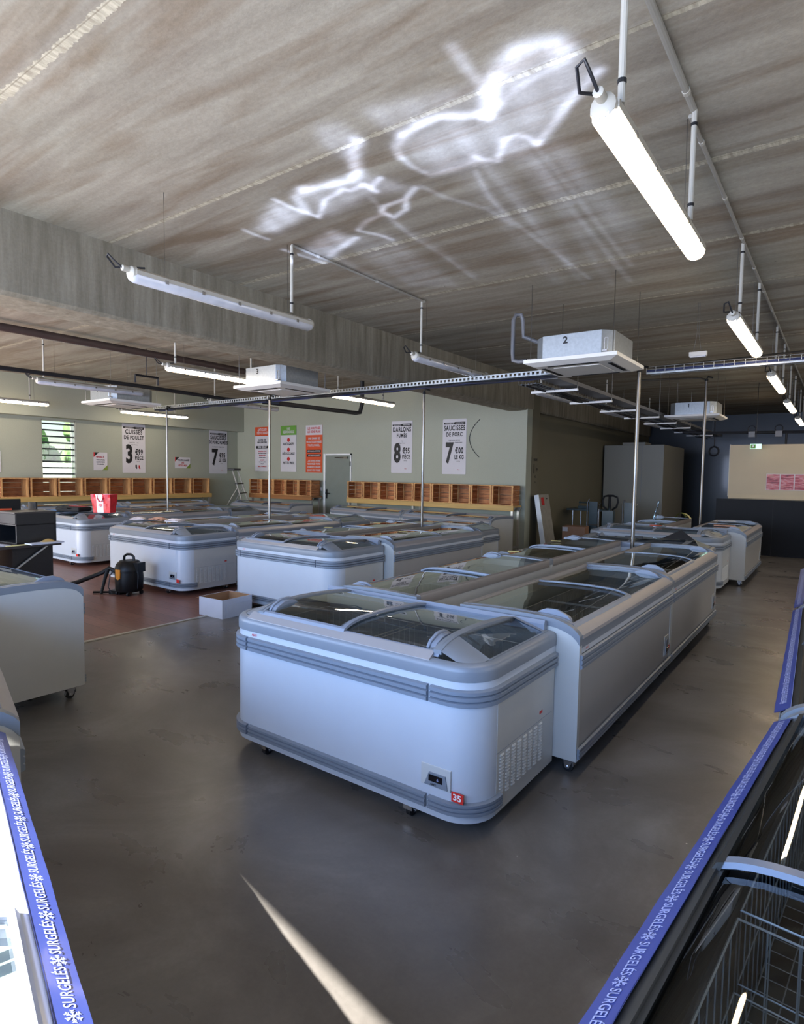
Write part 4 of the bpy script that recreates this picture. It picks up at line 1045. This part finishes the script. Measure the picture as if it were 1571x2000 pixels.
mb('teal_metal').box((-.14, -.06, .10), (.10, .06, .84)).tube([(0, 0, .4), (0, 0, .9)], .03).build('pump_body', parent=t, smooth=0)
for x in (-.17, .05): mb('teal_metal').box((x, 0, .06), (x+.12, 1.1, .12)).build('fork', parent=t, smooth=0)
for x in (-.1, .1): mb('black_rubber').tube([(x-.03, .05, .08), (x+.03, .05, .08)], .08, 16).build('wheel', parent=t)
for dx, dy, lab in ((.0, 0, 'folding hand truck with chrome tubes right of the pallet jack'), (-.72, -.20, 'chrome-tubed hand truck behind the carton, left of the pallet jack handle')):
    t = empty('hand_truck', (-3.72+dx, 13.7+dy, 0), 0, lab, 'trolley')
    mb('teal_metal').box((-.17, 0, .2), (.02, .03, 1.02)).build('back_plate', parent=t, smooth=0)
    mb('chrome').tube([(-.2, -.02, .1), (-.2, -.02, 1.0), (-.16, -.02, 1.08)], .016).tube([(.06, -.02, .1), (.06, -.02, .86), (.12, -.1, 1.0), (.10, -.16, .95)], .016).tube([(-.2, -.02, .5), (.06, -.02, .5)], .012).build('frame', parent=t)
    for x in (-.2, .06): mb('black_rubber').tube([(x-.02, 0, .09), (x+.02, 0, .09)], .09, 16).build('wheel', parent=t)
t = empty('cardboard_carton', (-4.80, 12.85, .125), radians(8), 'closed brown cardboard carton with a white label near the pallet jack', 'box')
T = Matrix.Identity(4)
mb('cardboard').box((-.16, -.0, .0), (.33, .42, .36)).build('box', parent=t, smooth=0, bevel=.004)
mb('paper').box((-.155, -.004, .25), (-.04, -.001, .34)).build('label', parent=t, smooth=0)
mb('timber_orange').box((-.16, 0, -.12), (.33, .42, -.10)).box((-.16, 0, -.02), (.33, .42, 0)).box((-.16, 0, -.1), (-.08, .42, -.02)).box((.25, 0, -.1), (.33, .42, -.02)).build('pallet', parent=t, smooth=0)

# ------------------------------------------------------------------ things lying on the freezers
def flat(name, mat, x, y, z, w, h, t_, rz, label, cat):
    o = mb(mat).box((-w/2, -h/2, 0), (w/2, h/2, t_)).build(name, smooth=0); o.location = (x, y, z); o.rotation_euler = (0, 0, rz)
    return tag(o, label, cat)
for x, y, lab in ((-5.55, 5.95, 'yellow note on the lid near the mirrored orange poster, second island'), (-4.25, 6.2, 'yellow note on the lid right of the second island pole'), (-3.15, 5.35, 'yellow note at the handle of the foreground island rear row'), (-5.2, 7.0, 'yellow note reflecting the crates beside the second island pole'), (-3.1, 6.55, 'yellow note near the mirrored carton on the foreground island')):
    x = min(x, -4.25) if x < -4 else x
    xi = {-5.55: -5.55, -4.25: -4.5, -3.15: -2.55, -5.2: -5.55, -3.1: -2.6}[x] if x in (-5.55, -4.25, -3.15, -5.2, -3.1) else x
    flat('price_note', 'sticky_yellow', xi, y, .856, .11, .08, .002, .4, lab, 'note')
# leaflets, holder, cloth on the far right island
t = empty('brochure_holder', (-2.62, 10.95, .872), radians(10), 'clear acrylic brochure holder leaning on the far right island', 'holder')
T = Matrix.Rotation(radians(14), 4, 'Y')
mb('acrylic').box((0, 0, 0), (.012, .24, .32), T).box((.05, 0, 0), (.056, .24, .10), T).box((0, 0, 0), (.056, .24, .008), T).build('holder', parent=t, smooth=0)
m = mb('leaf_green').grid([[(.0+.18*i/8-.09, -.09+.16*j/5, .11*sin(pi*(i+.6)/9.5)) for j in range(6)] for i in range(9)]).use('sticky_yellow').grid([[(.05+.12*i/5, -.10+.14*j/5, .10-.09*(i/5)**2) for j in range(6)] for i in range(6)])
o = m.build('cloth'); o.location = (-2.35, 11.85, .845); tag(o, 'bunched green and yellow cloth on the far right island', 'cloth')
flat('paper_sheet', 'paper', -1.62, 11.7, .852, .35, .10, .004, .5, 'white paper lying on the far right row lid', 'paper')
flat('paper_sheet', 'vinyl_pack', -1.45, 10.5, .852, .30, .18, .012, .2, 'pinkish flat packet on the far right row near its white end', 'packet')
m = mb('orange').add([(.09*cos(k*pi/10), .09*sin(k*pi/10), 0) for k in range(20)]+[(.09*cos(k*pi/10), .09*sin(k*pi/10), .004) for k in range(20)], [tuple(range(20)), tuple(range(20, 40))]+[(k, (k+1) % 20, 20+(k+1) % 20, 20+k) for k in range(20)])
o = m.build('round_note', smooth=0); o.location = (-2.28, 9.72, .856); tag(o, 'small round brown note on the far right end-cap lid', 'note')
flat('paper_sheet', 'paper', -2.02, 9.6, .858, .16, .05, .004, 0, 'small white card on the far right end-cap lid', 'card')
m = mb('fabric_black').add([(-.18, -.05, 0), (.18, -.05, 0), (.14, .12, 0), (-.12, .10, 0), (.02, .02, .11)], [(0, 1, 4), (1, 2, 4), (2, 3, 4), (3, 0, 4), (0, 3, 2, 1)])
o = m.build('black_wedge', smooth=0); o.location = (-1.55, 7.75, .862); tag(o, 'dark crumpled sleeve lying on the far end cap of the foreground island', 'bag')
flat('marker_pen', 'ink', -2.0, 7.5, .862, .20, .03, .02, .05, 'black and white marker tray on the far end cap of the foreground island', 'pen')

# shopping bag
t = empty('shopping_bag', (-10.08, 5.28, .858), radians(25), 'red and white shopping bag standing on a freezer', 'bag')
def bagside(y, n=8):
    rows = []
    for i in range(7):
        z = .31*i/6; k = 1+.14*(i/6)
        rows.append([((-.16+.32*j/n)*k, y+(.012*sin(j*2.1+i)*(i/6))+ (1 if y > 0 else -1)*.03*(i/6), z) for j in range(n+1)])
    return rows
m = mb('bag_red'); f_ = bagside(-.07); b_ = bagside(.07)
for idx, rws in enumerate((f_, b_)):
    for i in range(6):
        for j in range(8):
            m.use('bag_white' if 2 <= j <= 4 else 'bag_red'); q = (rws[i][j], rws[i][j+1], rws[i+1][j+1], rws[i+1][j]); m.add(list(q), [(0, 1, 2, 3)])
m.use('bag_red')
for j in (0, 8): m.grid([[f_[i][j], b_[i][j]] for i in range(7)])
m.add([f_[0][0], f_[0][8], b_[0][8], b_[0][0]], [(0, 1, 2, 3)]); m.build('body', parent=t, smooth=30)
mb('bag_red').tube([(-.05, -.095, .30), (-.05, -.10, .24), (-.02, -.102, .19), (.03, -.102, .19), (.05, -.10, .25), (.05, -.095, .31)], .009, 6).build('handle', parent=t)
m = mb('bag_red'); text_into(m, '*', .16, Matrix.Translation((-.01, -.09, .10)) @ FACE, 1, .01); m.build('print', parent=t, smooth=0)
t = empty('laptop_bag', (-10.75, 5.10, .858), radians(18), 'black flat laptop bag left of the red shopping bag', 'bag')
mb('fabric_black').box((-.26, -.16, 0), (.26, .14, .075)).build('body', parent=t, smooth=0, bevel=.03)
mb('fabric_black').tube([(-.08, -.16, .05), (-.08, -.22, .06), (.08, -.22, .06), (.08, -.16, .05)], .010, 6).build('handle', parent=t)
flat('leaflet', 'bag_red', -10.72, 5.16, .940, .36, .08, .004, .3, 'red leaflet on top of the black laptop bag', 'leaflet')
flat('leaflet', 'leaflet_blue', -11.12, 5.0, .858, .30, .20, .006, .3, 'blue leaflet lying left of the black laptop bag', 'leaflet')
flat('leaflet', 'leaflet_blue', -11.55, 6.2, .865, .55, .35, .006, .1, 'larger blue leaflet on the far side behind the laptop bag', 'leaflet')
# packets on the third island's end cap
for i, (x, y, w_, mt, lab) in enumerate(((-8.05, 5.03, .34, 'vinyl_pack', 'crumpled pink packet on the end cap behind the vacuum'), (-7.70, 5.05, .22, 'bag_white', 'white crumpled packet beside the pink one'), (-8.32, 4.86, .2, 'bag_white', 'clear crinkled wrap left of the pink packet'))):
    rnd = random.Random(i); m = mb(mt)
    m.grid([[(-w_/2+w_*a/8, -.08+.16*b/6, .008+.028*sin(pi*a/8)*sin(pi*b/6)+rnd.uniform(0, .014)) for b in range(7)] for a in range(9)])
    m.box((-w_/2, -.08, 0), (w_/2, .08, .008)); o = m.build('packet', smooth=20); o.location = (x, y, .862); o.rotation_euler = (0, 0, .35*i); tag(o, lab, 'packet')

# ------------------------------------------------------------------ checkout desk at the left
t = empty('checkout_desk', (-7.15, 2.3, 0), radians(4), 'black checkout desk with an overhanging top at the left edge', 'desk')
mb('wood_black').box((-.92, -.9, 0), (-.06, .28, .715)).build('base', parent=t, smooth=0)
mb('wood_top').box((-1.0, -1.0, .72), (-.0, .98, .75)).build('desk_top', parent=t, smooth=0, bevel=.003)
mb('wood_black').box((-.72, .50, 0), (-.10, .93, .715)).build('side_cabinet', parent=t, smooth=0)
mb('aluminium').prism([(.30, .35), (.325, .35), (.86, .715), (.83, .715)], -.072, -.055, 'x').build('brace', parent=t, smooth=0)
t = empty('shelf_box', (-7.32, 2.86, .752), radians(4), 'black open shelf box standing on the checkout desk', 'shelf')
mb('wood_black').box((-.42, -.01, 0), (0, .0, .01)).box((-.02, -.01, 0), (0, .42, .335)).box((-.42, .40, 0), (0, .42, .335)).box((-.42, -.01, 0), (-.40, .42, .335)).box((-.42, -.01, .20), (0, .42, .215)).box((-.42, -.01, 0), (0, .42, .012)).build('carcass', parent=t, smooth=0)
mb('wood_top').box((-.43, -.03, .335), (.01, .43, .353)).build('lid', parent=t, smooth=0)
mb('wood_black').box((-.41, -.016, .22), (-.01, -.011, .33)).build('drawer_front', parent=t, smooth=0)
tag(mb('wood_black').box((-7.98, 3.24, .752), (-7.78, 3.262, 1.185)).build('back_board', smooth=0, bevel=.003), 'raised dark board behind the shelf box on the checkout desk', 'board')
t = empty('checkout_screen', (-8.0, 2.86, .752), radians(84), 'black checkout screen behind an orange sign at the left edge', 'screen')
mb('black_plastic').box((-.30, 0, .08), (.30, .03, .47)).box((-.05, .01, 0), (.05, .03, .1)).box((-.12, -.05, 0), (.12, .10, .012)).build('monitor', parent=t, smooth=0, bevel=.005)
s = mb('orange').box((-.28, -.014, .0), (.20, -.006, .36)).build('sign', parent=t, smooth=0)
m = mb('bag_white').box((-.10, -.0165, .24), (.05, -.0145, .28)).box((-.08, -.0165, .16), (.02, -.0145, .20)).box((-.06, -.0165, .08), (.10, -.0145, .12)); m.build('print', parent=s, smooth=0)
flat('paper_stack', 'cardboard_white', -7.18, 3.08, .754, .14, .36, .014, .10, 'stack of pale papers on the end of the checkout desk', 'paper')
m = mb('timber_yellow').grid([[(.10*(i/6-.5), .14*(j/6-.5), .03*sin(pi*i/6)*sin(pi*j/6)) for j in range(7)] for i in range(7)])
o = m.build('yellow_packet'); o.location = (-7.24, 3.14, .769); tag(o, 'small yellow packet on the stack of papers', 'packet')
flat('paper_sheet', 'sticky_yellow', -7.19, 2.86, .753, .06, .36, .006, .12, 'thin pale green card at the edge of the checkout desk', 'card')
flat('paper_stack', 'cardboard_white', -7.30, 2.60, .753, .26, .24, .012, .2, 'papers at the left end of the checkout desk', 'paper')

# ------------------------------------------------------------------ vacuum cleaner
t = empty('vacuum_cleaner', (-7.30, 4.13, 0), radians(20), 'black drum vacuum cleaner with an orange badge on the wood floor', 'vacuum cleaner')
mb('black_plastic').tube([(0, 0, .05), (0, 0, .08), (0, 0, .22), (0, 0, .30)], [.15, .165, .17, .165], 24).build('drum', parent=t)
mb('black_plastic').tube([(0, 0, .30), (0, 0, .33), (0, 0, .40), (0, 0, .44)], [.175, .178, .15, .11], 24).box((.08, -.07, .30), (.19, .07, .42)).build('motor_head', parent=t, smooth=40)
mb('black_plastic').tube([(-.08, 0, .42), (-.07, 0, .49), (-.03, 0, .515), (.03, 0, .515), (.07, 0, .49), (.08, 0, .42)], .016, 8).build('handle', parent=t)
m = mb('amber').prism([(-.035, .23), (-.04, .34), (.04, .34), (.035, .23), (.0, .21)], -.178, -.168, 'y', Matrix.Rotation(radians(-8), 4, 'Z')); m.build('badge', parent=t, smooth=0)
m = mb('black_rubber').tube([(-.15, -.03, .27), (-.22, -.04, .31), (-.26, -.05, .33), (-.34, -.10, .27), (-.55, -.25, .17), (-.85, -.45, .07), (-1.05, -.6, .04)], .027, 10); m.build('hose', parent=t)
mb('black_plastic').tube([(-.27, -.06, .32), (-.28, -.10, .22), (-.28, -.16, .06), (-.27, -.18, .02)], [.026, .022, .018, .018], 10).build('suction_tube', parent=t)
mb('black_plastic').box((-.25, -.08, .0), (-.08, .05, .05)).tube([(-.45, -.12, .02), (-.15, -.05, .03)], .014).build('floor_nozzle', parent=t, smooth=0)
mb('black_cable').tube([(-.14, -.06, .36), (-.19, -.12, .25), (-.20, -.14, .1), (-.16, -.12, .02)], .006, 6).tube([(.17, -.05, .38), (.20, -.08, .25), (.19, -.08, .1)], .006, 6).build('power_cord', parent=t)
for k in range(4):
    a = k*pi/2+.6; mb('black_rubber').tube([(.14*cos(a)-.012, .14*sin(a), .026), (.14*cos(a)+.012, .14*sin(a), .026)], .026, 12).build('castor', parent=t)

# white open box on the floor
t = empty('open_box', (-5.70, 4.03, 0), radians(3), 'open white cardboard box on the floor in front of the second end cap', 'box')
w_, d_, h_ = .385, .42, .205
mb('cardboard_white').box((0, 0, 0), (w_, .005, h_)).box((w_-.005, 0, 0), (w_, d_, h_)).box((0, 0, 0), (.005, d_, h_)).box((0, d_-.005, 0), (w_, d_, h_)).use('carton_inside').box((.006, .006, 0), (w_-.006, d_-.006, .004)).box((.0055, .0055, 0), (w_-.0055, .0075, h_-.002)).box((w_-.0075, .006, 0), (w_-.0055, d_-.006, h_-.002)).box((.0055, .006, 0), (.0075, d_-.006, h_-.002)).box((.006, d_-.0075, 0), (w_-.006, d_-.0055, h_-.002)).build('tray', parent=t, smooth=0)
T = Matrix.Translation((w_+.002, 0, .0)) @ Matrix.Rotation(radians(6), 4, 'Y')
mb('cardboard_white').box((0, .04, .0), (.004, d_-.02, .15), T).build('front_flap', parent=t, smooth=0)
T = Matrix.Translation((0, 0, h_)) @ Matrix.Rotation(radians(-20), 4, 'Y')
mb('carton_inside').box((-.10, .02, -.004), (0, d_-.02, 0), T).build('side_flap', parent=t, smooth=0)

# ------------------------------------------------------------------ stepladder
t = empty('stepladder', (-13.20, 10.45, 0), radians(-58), 'aluminium stepladder with a black top standing by the left corner', 'ladder')
mb('black_plastic').box((-.25, -.10, 1.60), (.25, .10, 1.655)).build('top_platform', parent=t, smooth=0, bevel=.01)
for s in (-1, 1):
    mb('aluminium').tube([(s*.20, .02, 1.62), (s*.27, .55, .0)], .020, 8).build('front_leg', parent=t)
    mb('aluminium').tube([(s*.22, .19, 1.18), (s*.27, -.50, .0)], .017, 8).build('rear_leg', parent=t)
for z in (.25, .50, .75, 1.0, 1.25):
    y = .02+.53*(1.62-z)/1.62
    mb('black_plastic').box((-.24, y-.04, z-.010), (.24, y+.04, z+.010)).build('step', parent=t, smooth=0)

# ------------------------------------------------------------------ outside
struct(mb('asphalt').box((-40, -30, -.2), (30, YS-.2, -.12)).build('ground', smooth=0))
struct(mb('grass').box((-45, -30, -.3), (XL-.3, 40, -.15)).build('ground.001', smooth=0))
m = mb('foliage'); rnd = random.Random(2)
for i in range(46):
    a = rnd.uniform(0, 14); z = rnd.uniform(.3, 3.2); r = rnd.uniform(.4, .9); c_ = Vector((-27+rnd.uniform(-1.5, 1.5), 8+a, z))
    vs_, fs_ = [], []
    for u_ in range(6):
        for v_ in range(8):
            th = pi*u_/5; ph = 2*pi*v_/8; vs_.append(c_+Vector((sin(th)*cos(ph), sin(th)*sin(ph), cos(th)))*r*rnd.uniform(.8, 1.15))
    for u_ in range(5):
        for v_ in range(8): fs_.append((u_*8+v_, u_*8+(v_+1) % 8, (u_+1)*8+(v_+1) % 8, (u_+1)*8+v_))
    m.add(vs_, fs_)
tag(m.build('hedge', smooth=0), 'green hedge seen through the louvred window', 'hedge')
tag(mb('house_white').box((-4, -.2, -.15), (4, .2, 1.78), Matrix.Translation((-22.5, 10.5, 0)) @ Matrix.Rotation(radians(50), 4, 'Z')).build('low_wall', smooth=0), 'pale low wall outside the louvred window', 'wall')
# unseen fascia added and skewed to cut the sunlit sliver on the floor
struct(mb('wall_white').prism([(XL, -1.44), (-2.35, -1.44), (3.5, -2.50), (3.5, -1.35), (XL, -1.35)], 2.95, 3.02, 'z').build('trim_4', smooth=0))

# ------------------------------------------------------------------ added spot projecting drawn glints on the ceiling, imitating sun off freezer lids
GL = [(0.034499999999999996, 0.62, [(-1.47, 2.75), (-1.39, 2.68), (-1.31, 2.64), (-1.22, 2.65), (-1.15, 2.69), (-1.12, 2.74)]), (0.02, 0.8, [(-1.05, 2.99), (-1.16, 3.07), (-1.28, 3.17), (-1.42, 3.31), (-1.54, 3.42)]), (0.014, 0.8, [(-1.55, 3.43), (-1.57, 3.33), (-1.61, 3.27), (-1.69, 3.28), (-1.76, 3.37), (-1.83, 3.46), (-1.89, 3.42), (-1.92, 3.34)]), (0.027, 0.75, [(-1.47, 2.75), (-1.57, 2.84), (-1.67, 3.0)]), (0.024, 0.75, [(-1.53, 2.84), (-1.57, 2.94), (-1.67, 3.0)]), (0.022, 1.2, [(-1.66, 3.02), (-1.7, 2.96), (-1.78, 2.93), (-1.88, 2.87), (-2.02, 2.87), (-2.14, 2.9)]), (0.022, 0.6, [(-2.14, 2.9), (-2.26, 2.98), (-2.3, 3.08)]), (0.012, 0.5, [(-2.3, 3.08), (-2.31, 3.23), (-2.27, 3.38), (-2.1, 3.4), (-1.92, 3.38)]), (0.015, 0.35, [(-1.65, 3.01), (-1.54, 2.94), (-1.41, 2.88), (-1.09, 2.82)]), (0.027, 1.215, [(-2.41, 2.8), (-2.5, 2.87), (-2.64, 3.08), (-2.76, 3.14), (-2.92, 3.11), (-3.11, 3.06)]), (0.03, 1.08, [(-3.11, 3.06), (-3.23, 3.12), (-3.34, 3.31)]), (0.016, 1.215, [(-3.34, 3.45), (-3.1, 3.26), (-2.88, 3.21), (-2.85, 3.25), (-2.72, 3.24), (-2.7, 3.29), (-2.57, 3.23)]), (0.016, 1.215, [(-2.72, 3.24), (-2.71, 3.36)]), (0.012, 1.08, [(-3.39, 3.05), (-3.39, 3.22), (-3.34, 3.42)]), (0.017, 1.08, [(-2.46, 3.47), (-2.61, 3.57), (-2.81, 3.58), (-2.88, 3.64), (-2.86, 3.77), (-2.71, 3.71), (-2.61, 3.57)]), (0.017, 0.7, [(-2.91, 3.68), (-3.09, 3.71), (-3.23, 3.79)]), (0.011, 0.8, [(-3.25, 3.81), (-3.16, 4.0), (-3.14, 4.11)]), (0.022, 1.215, [(-3.37, 3.92), (-3.54, 3.98), (-3.83, 4.09)]), (0.017, 1.215, [(-4.07, 3.77), (-4.04, 3.98), (-4.01, 4.21)]), (0.014, 0.8, [(-4.01, 3.28), (-4.02, 3.39), (-4.0, 3.52)]), (0.021, 0.3, [(-1.54, 2.45), (-1.56, 2.62), (-1.56, 2.79)]), (0.008, 0.22, [(-2.8, 3.42), (-2.89, 3.72), (-2.95, 4.07), (-2.99, 4.73), (-3.06, 5.38)]), (0.014, 0.3, [(-2.01, 3.51), (-2.1, 3.85), (-2.15, 4.28), (-2.14, 4.78), (-2.12, 6.0)]), (0.021, 0.28, [(-1.67, 3.3), (-1.67, 3.7), (-1.73, 4.86), (-1.82, 6.29)]), (0.017, 0.25, [(-1.57, 3.44), (-1.59, 3.96), (-1.64, 4.92), (-1.68, 5.84)]), (0.015, 0.25, [(-2.41, 3.47), (-2.36, 3.72), (-2.21, 4.02), (-2.18, 4.38)]), (0.048, 0.16, [(-1.9, 2.98), (-1.89, 3.43), (-1.98, 4.18), (-2.13, 5.54)]), (0.045, 0.14, [(-1.47, 3.5), (-1.47, 4.09), (-1.44, 4.99)]), (0.045, 0.13, [(-2.05, 3.32), (-2.16, 4.16), (-2.43, 5.99)]), (0.03, 0.16, [(-1.71, 3.27), (-1.77, 4.42), (-2.0, 6.28)]), (0.04, 0.14, [(-1.5, 3.48), (-1.53, 4.38), (-1.55, 5.46)]), (0.02, 0.16, [(-1.92, 3.49), (-2.04, 4.47), (-2.23, 6.17)]), (0.03, 0.14, [(-2.92, 3.82), (-2.92, 4.25), (-3.02, 5.31)]), (0.03, 0.2, [(-3.81, 4.18), (-3.88, 4.74), (-3.9, 5.12)]), (0.012, 0.25, [(-1.62, 3.33), (-1.64, 3.84), (-1.66, 4.29)])]
GF = [(0.22, [(-2.21, 2.93), (-1.66, 3.02), (-1.53, 3.43), (-1.84, 3.47), (-2.27, 3.39)]), (0.22, [(-1.56, 2.84), (-1.27, 2.65), (-1.12, 2.73), (-1.06, 2.97), (-1.53, 3.39), (-1.66, 3.02)]), (0.22, [(-3.14, 3.04), (-2.65, 3.07), (-2.47, 3.46), (-2.77, 3.38), (-3.32, 3.49)]), (0.45, [(-3.42, 3.07), (-3.35, 3.35), (-3.87, 3.48), (-3.92, 3.33)]), (0.45, [(-3.41, 3.67), (-3.38, 3.93), (-4.01, 4.21), (-3.97, 3.88)]), (0.1, [(-2.19, 2.57), (-1.52, 2.77), (-1.67, 3.01), (-2.19, 2.9)]), (0.12, [(-2.5, 2.56), (-2.37, 2.59), (-2.38, 2.81), (-2.6, 2.94), (-2.61, 2.72)]), (0.1, [(-3.5, 3.87), (-3.08, 3.96), (-3.32, 5.52), (-3.77, 5.22)])]
def glint_light():
    import numpy as np
    x0, x1, y0, y1, n = -5.0, 0.6, 1.6, 7.2, 700
    px = (np.arange(n)+.5)/n; X, Y = np.meshgrid(x0+(x1-x0)*px, y0+(y1-y0)*px)
    img = np.zeros((n, n))
    for w, s, pts in GL:
        w = max(w, .016)*1.65; s = s*.85; best = np.zeros((n, n))
        for (ax, ay), (bx, by) in zip(pts, pts[1:]):
            dx, dy = bx-ax, by-ay; q = max(dx*dx+dy*dy, 1e-9)
            h = np.clip(((X-ax)*dx+(Y-ay)*dy)/q, 0, 1); d = np.hypot(X-ax-h*dx, Y-ay-h*dy)
            best = np.maximum(best, np.exp(-(d/w)**2))
        img += s*best
    for s, pts in GF:
        inside = np.zeros((n, n), bool); k = len(pts)
        for i in range(k):
            (ax, ay), (bx, by) = pts[i], pts[(i+1) % k]
            if ay == by: continue
            c = ((ay > Y) != (by > Y)) & (X < (bx-ax)*(Y-ay)/(by-ay)+ax); inside ^= c
        f = inside.astype(float)*s*1.9
        for _ in range(14): f = (f+np.roll(f, 2, 0)+np.roll(f, -2, 0)+np.roll(f, 2, 1)+np.roll(f, -2, 1))/5
        img += f
    img *= .88+.12*np.sin(X*31+Y*9)
    im = bpy.data.images.new('glint_pattern', n, n, float_buffer=True); im.colorspace_settings.name = 'Non-Color'
    a = np.ones((n, n, 4)); a[..., 0] = a[..., 1] = a[..., 2] = np.clip(img, 0, 1.6); im.pixels.foreach_set(a.astype(np.float32).ravel()); im.pack()
    LP = (-1.25, .42, .90)
    l = bpy.data.lights.new('glint_spot', 'SPOT'); l.energy = 3200; l.color = (.50, .62, 1.0); l.spot_size = radians(150); l.spot_blend = .1; l.shadow_soft_size = .004
    o = bpy.data.objects.new('glint_spot', l); COL.objects.link(o); o.location = LP; o.rotation_euler = (pi, 0, 0)
    l.use_nodes = True; nt = l.node_tree; em = [q for q in nt.nodes if q.type == 'EMISSION'][0]
    tc = N(nt, 'ShaderNodeTexCoord'); sx = N(nt, 'ShaderNodeSeparateXYZ'); nt.links.new(tc.outputs['Normal'], sx.inputs[0])
    H = CZ-LP[2]; az = mathn(nt, 'ABSOLUTE', sx.outputs[2])
    u = mathn(nt, 'MULTIPLY_ADD', mathn(nt, 'DIVIDE', sx.outputs[0], az), SGX*H/(x1-x0), (LP[0]-x0)/(x1-x0))
    v = mathn(nt, 'MULTIPLY_ADD', mathn(nt, 'DIVIDE', sx.outputs[1], az), SGY*H/(y1-y0), (LP[1]-y0)/(y1-y0))
    cb = N(nt, 'ShaderNodeCombineXYZ'); nt.links.new(u, cb.inputs[0]); nt.links.new(v, cb.inputs[1])
    it = N(nt, 'ShaderNodeTexImage', image=im, extension='CLIP', interpolation='Linear'); nt.links.new(cb.outputs[0], it.inputs[0])
    nt.links.new(it.outputs['Color'], em.inputs['Color'])
SGX, SGY = 1, -1
glint_light()
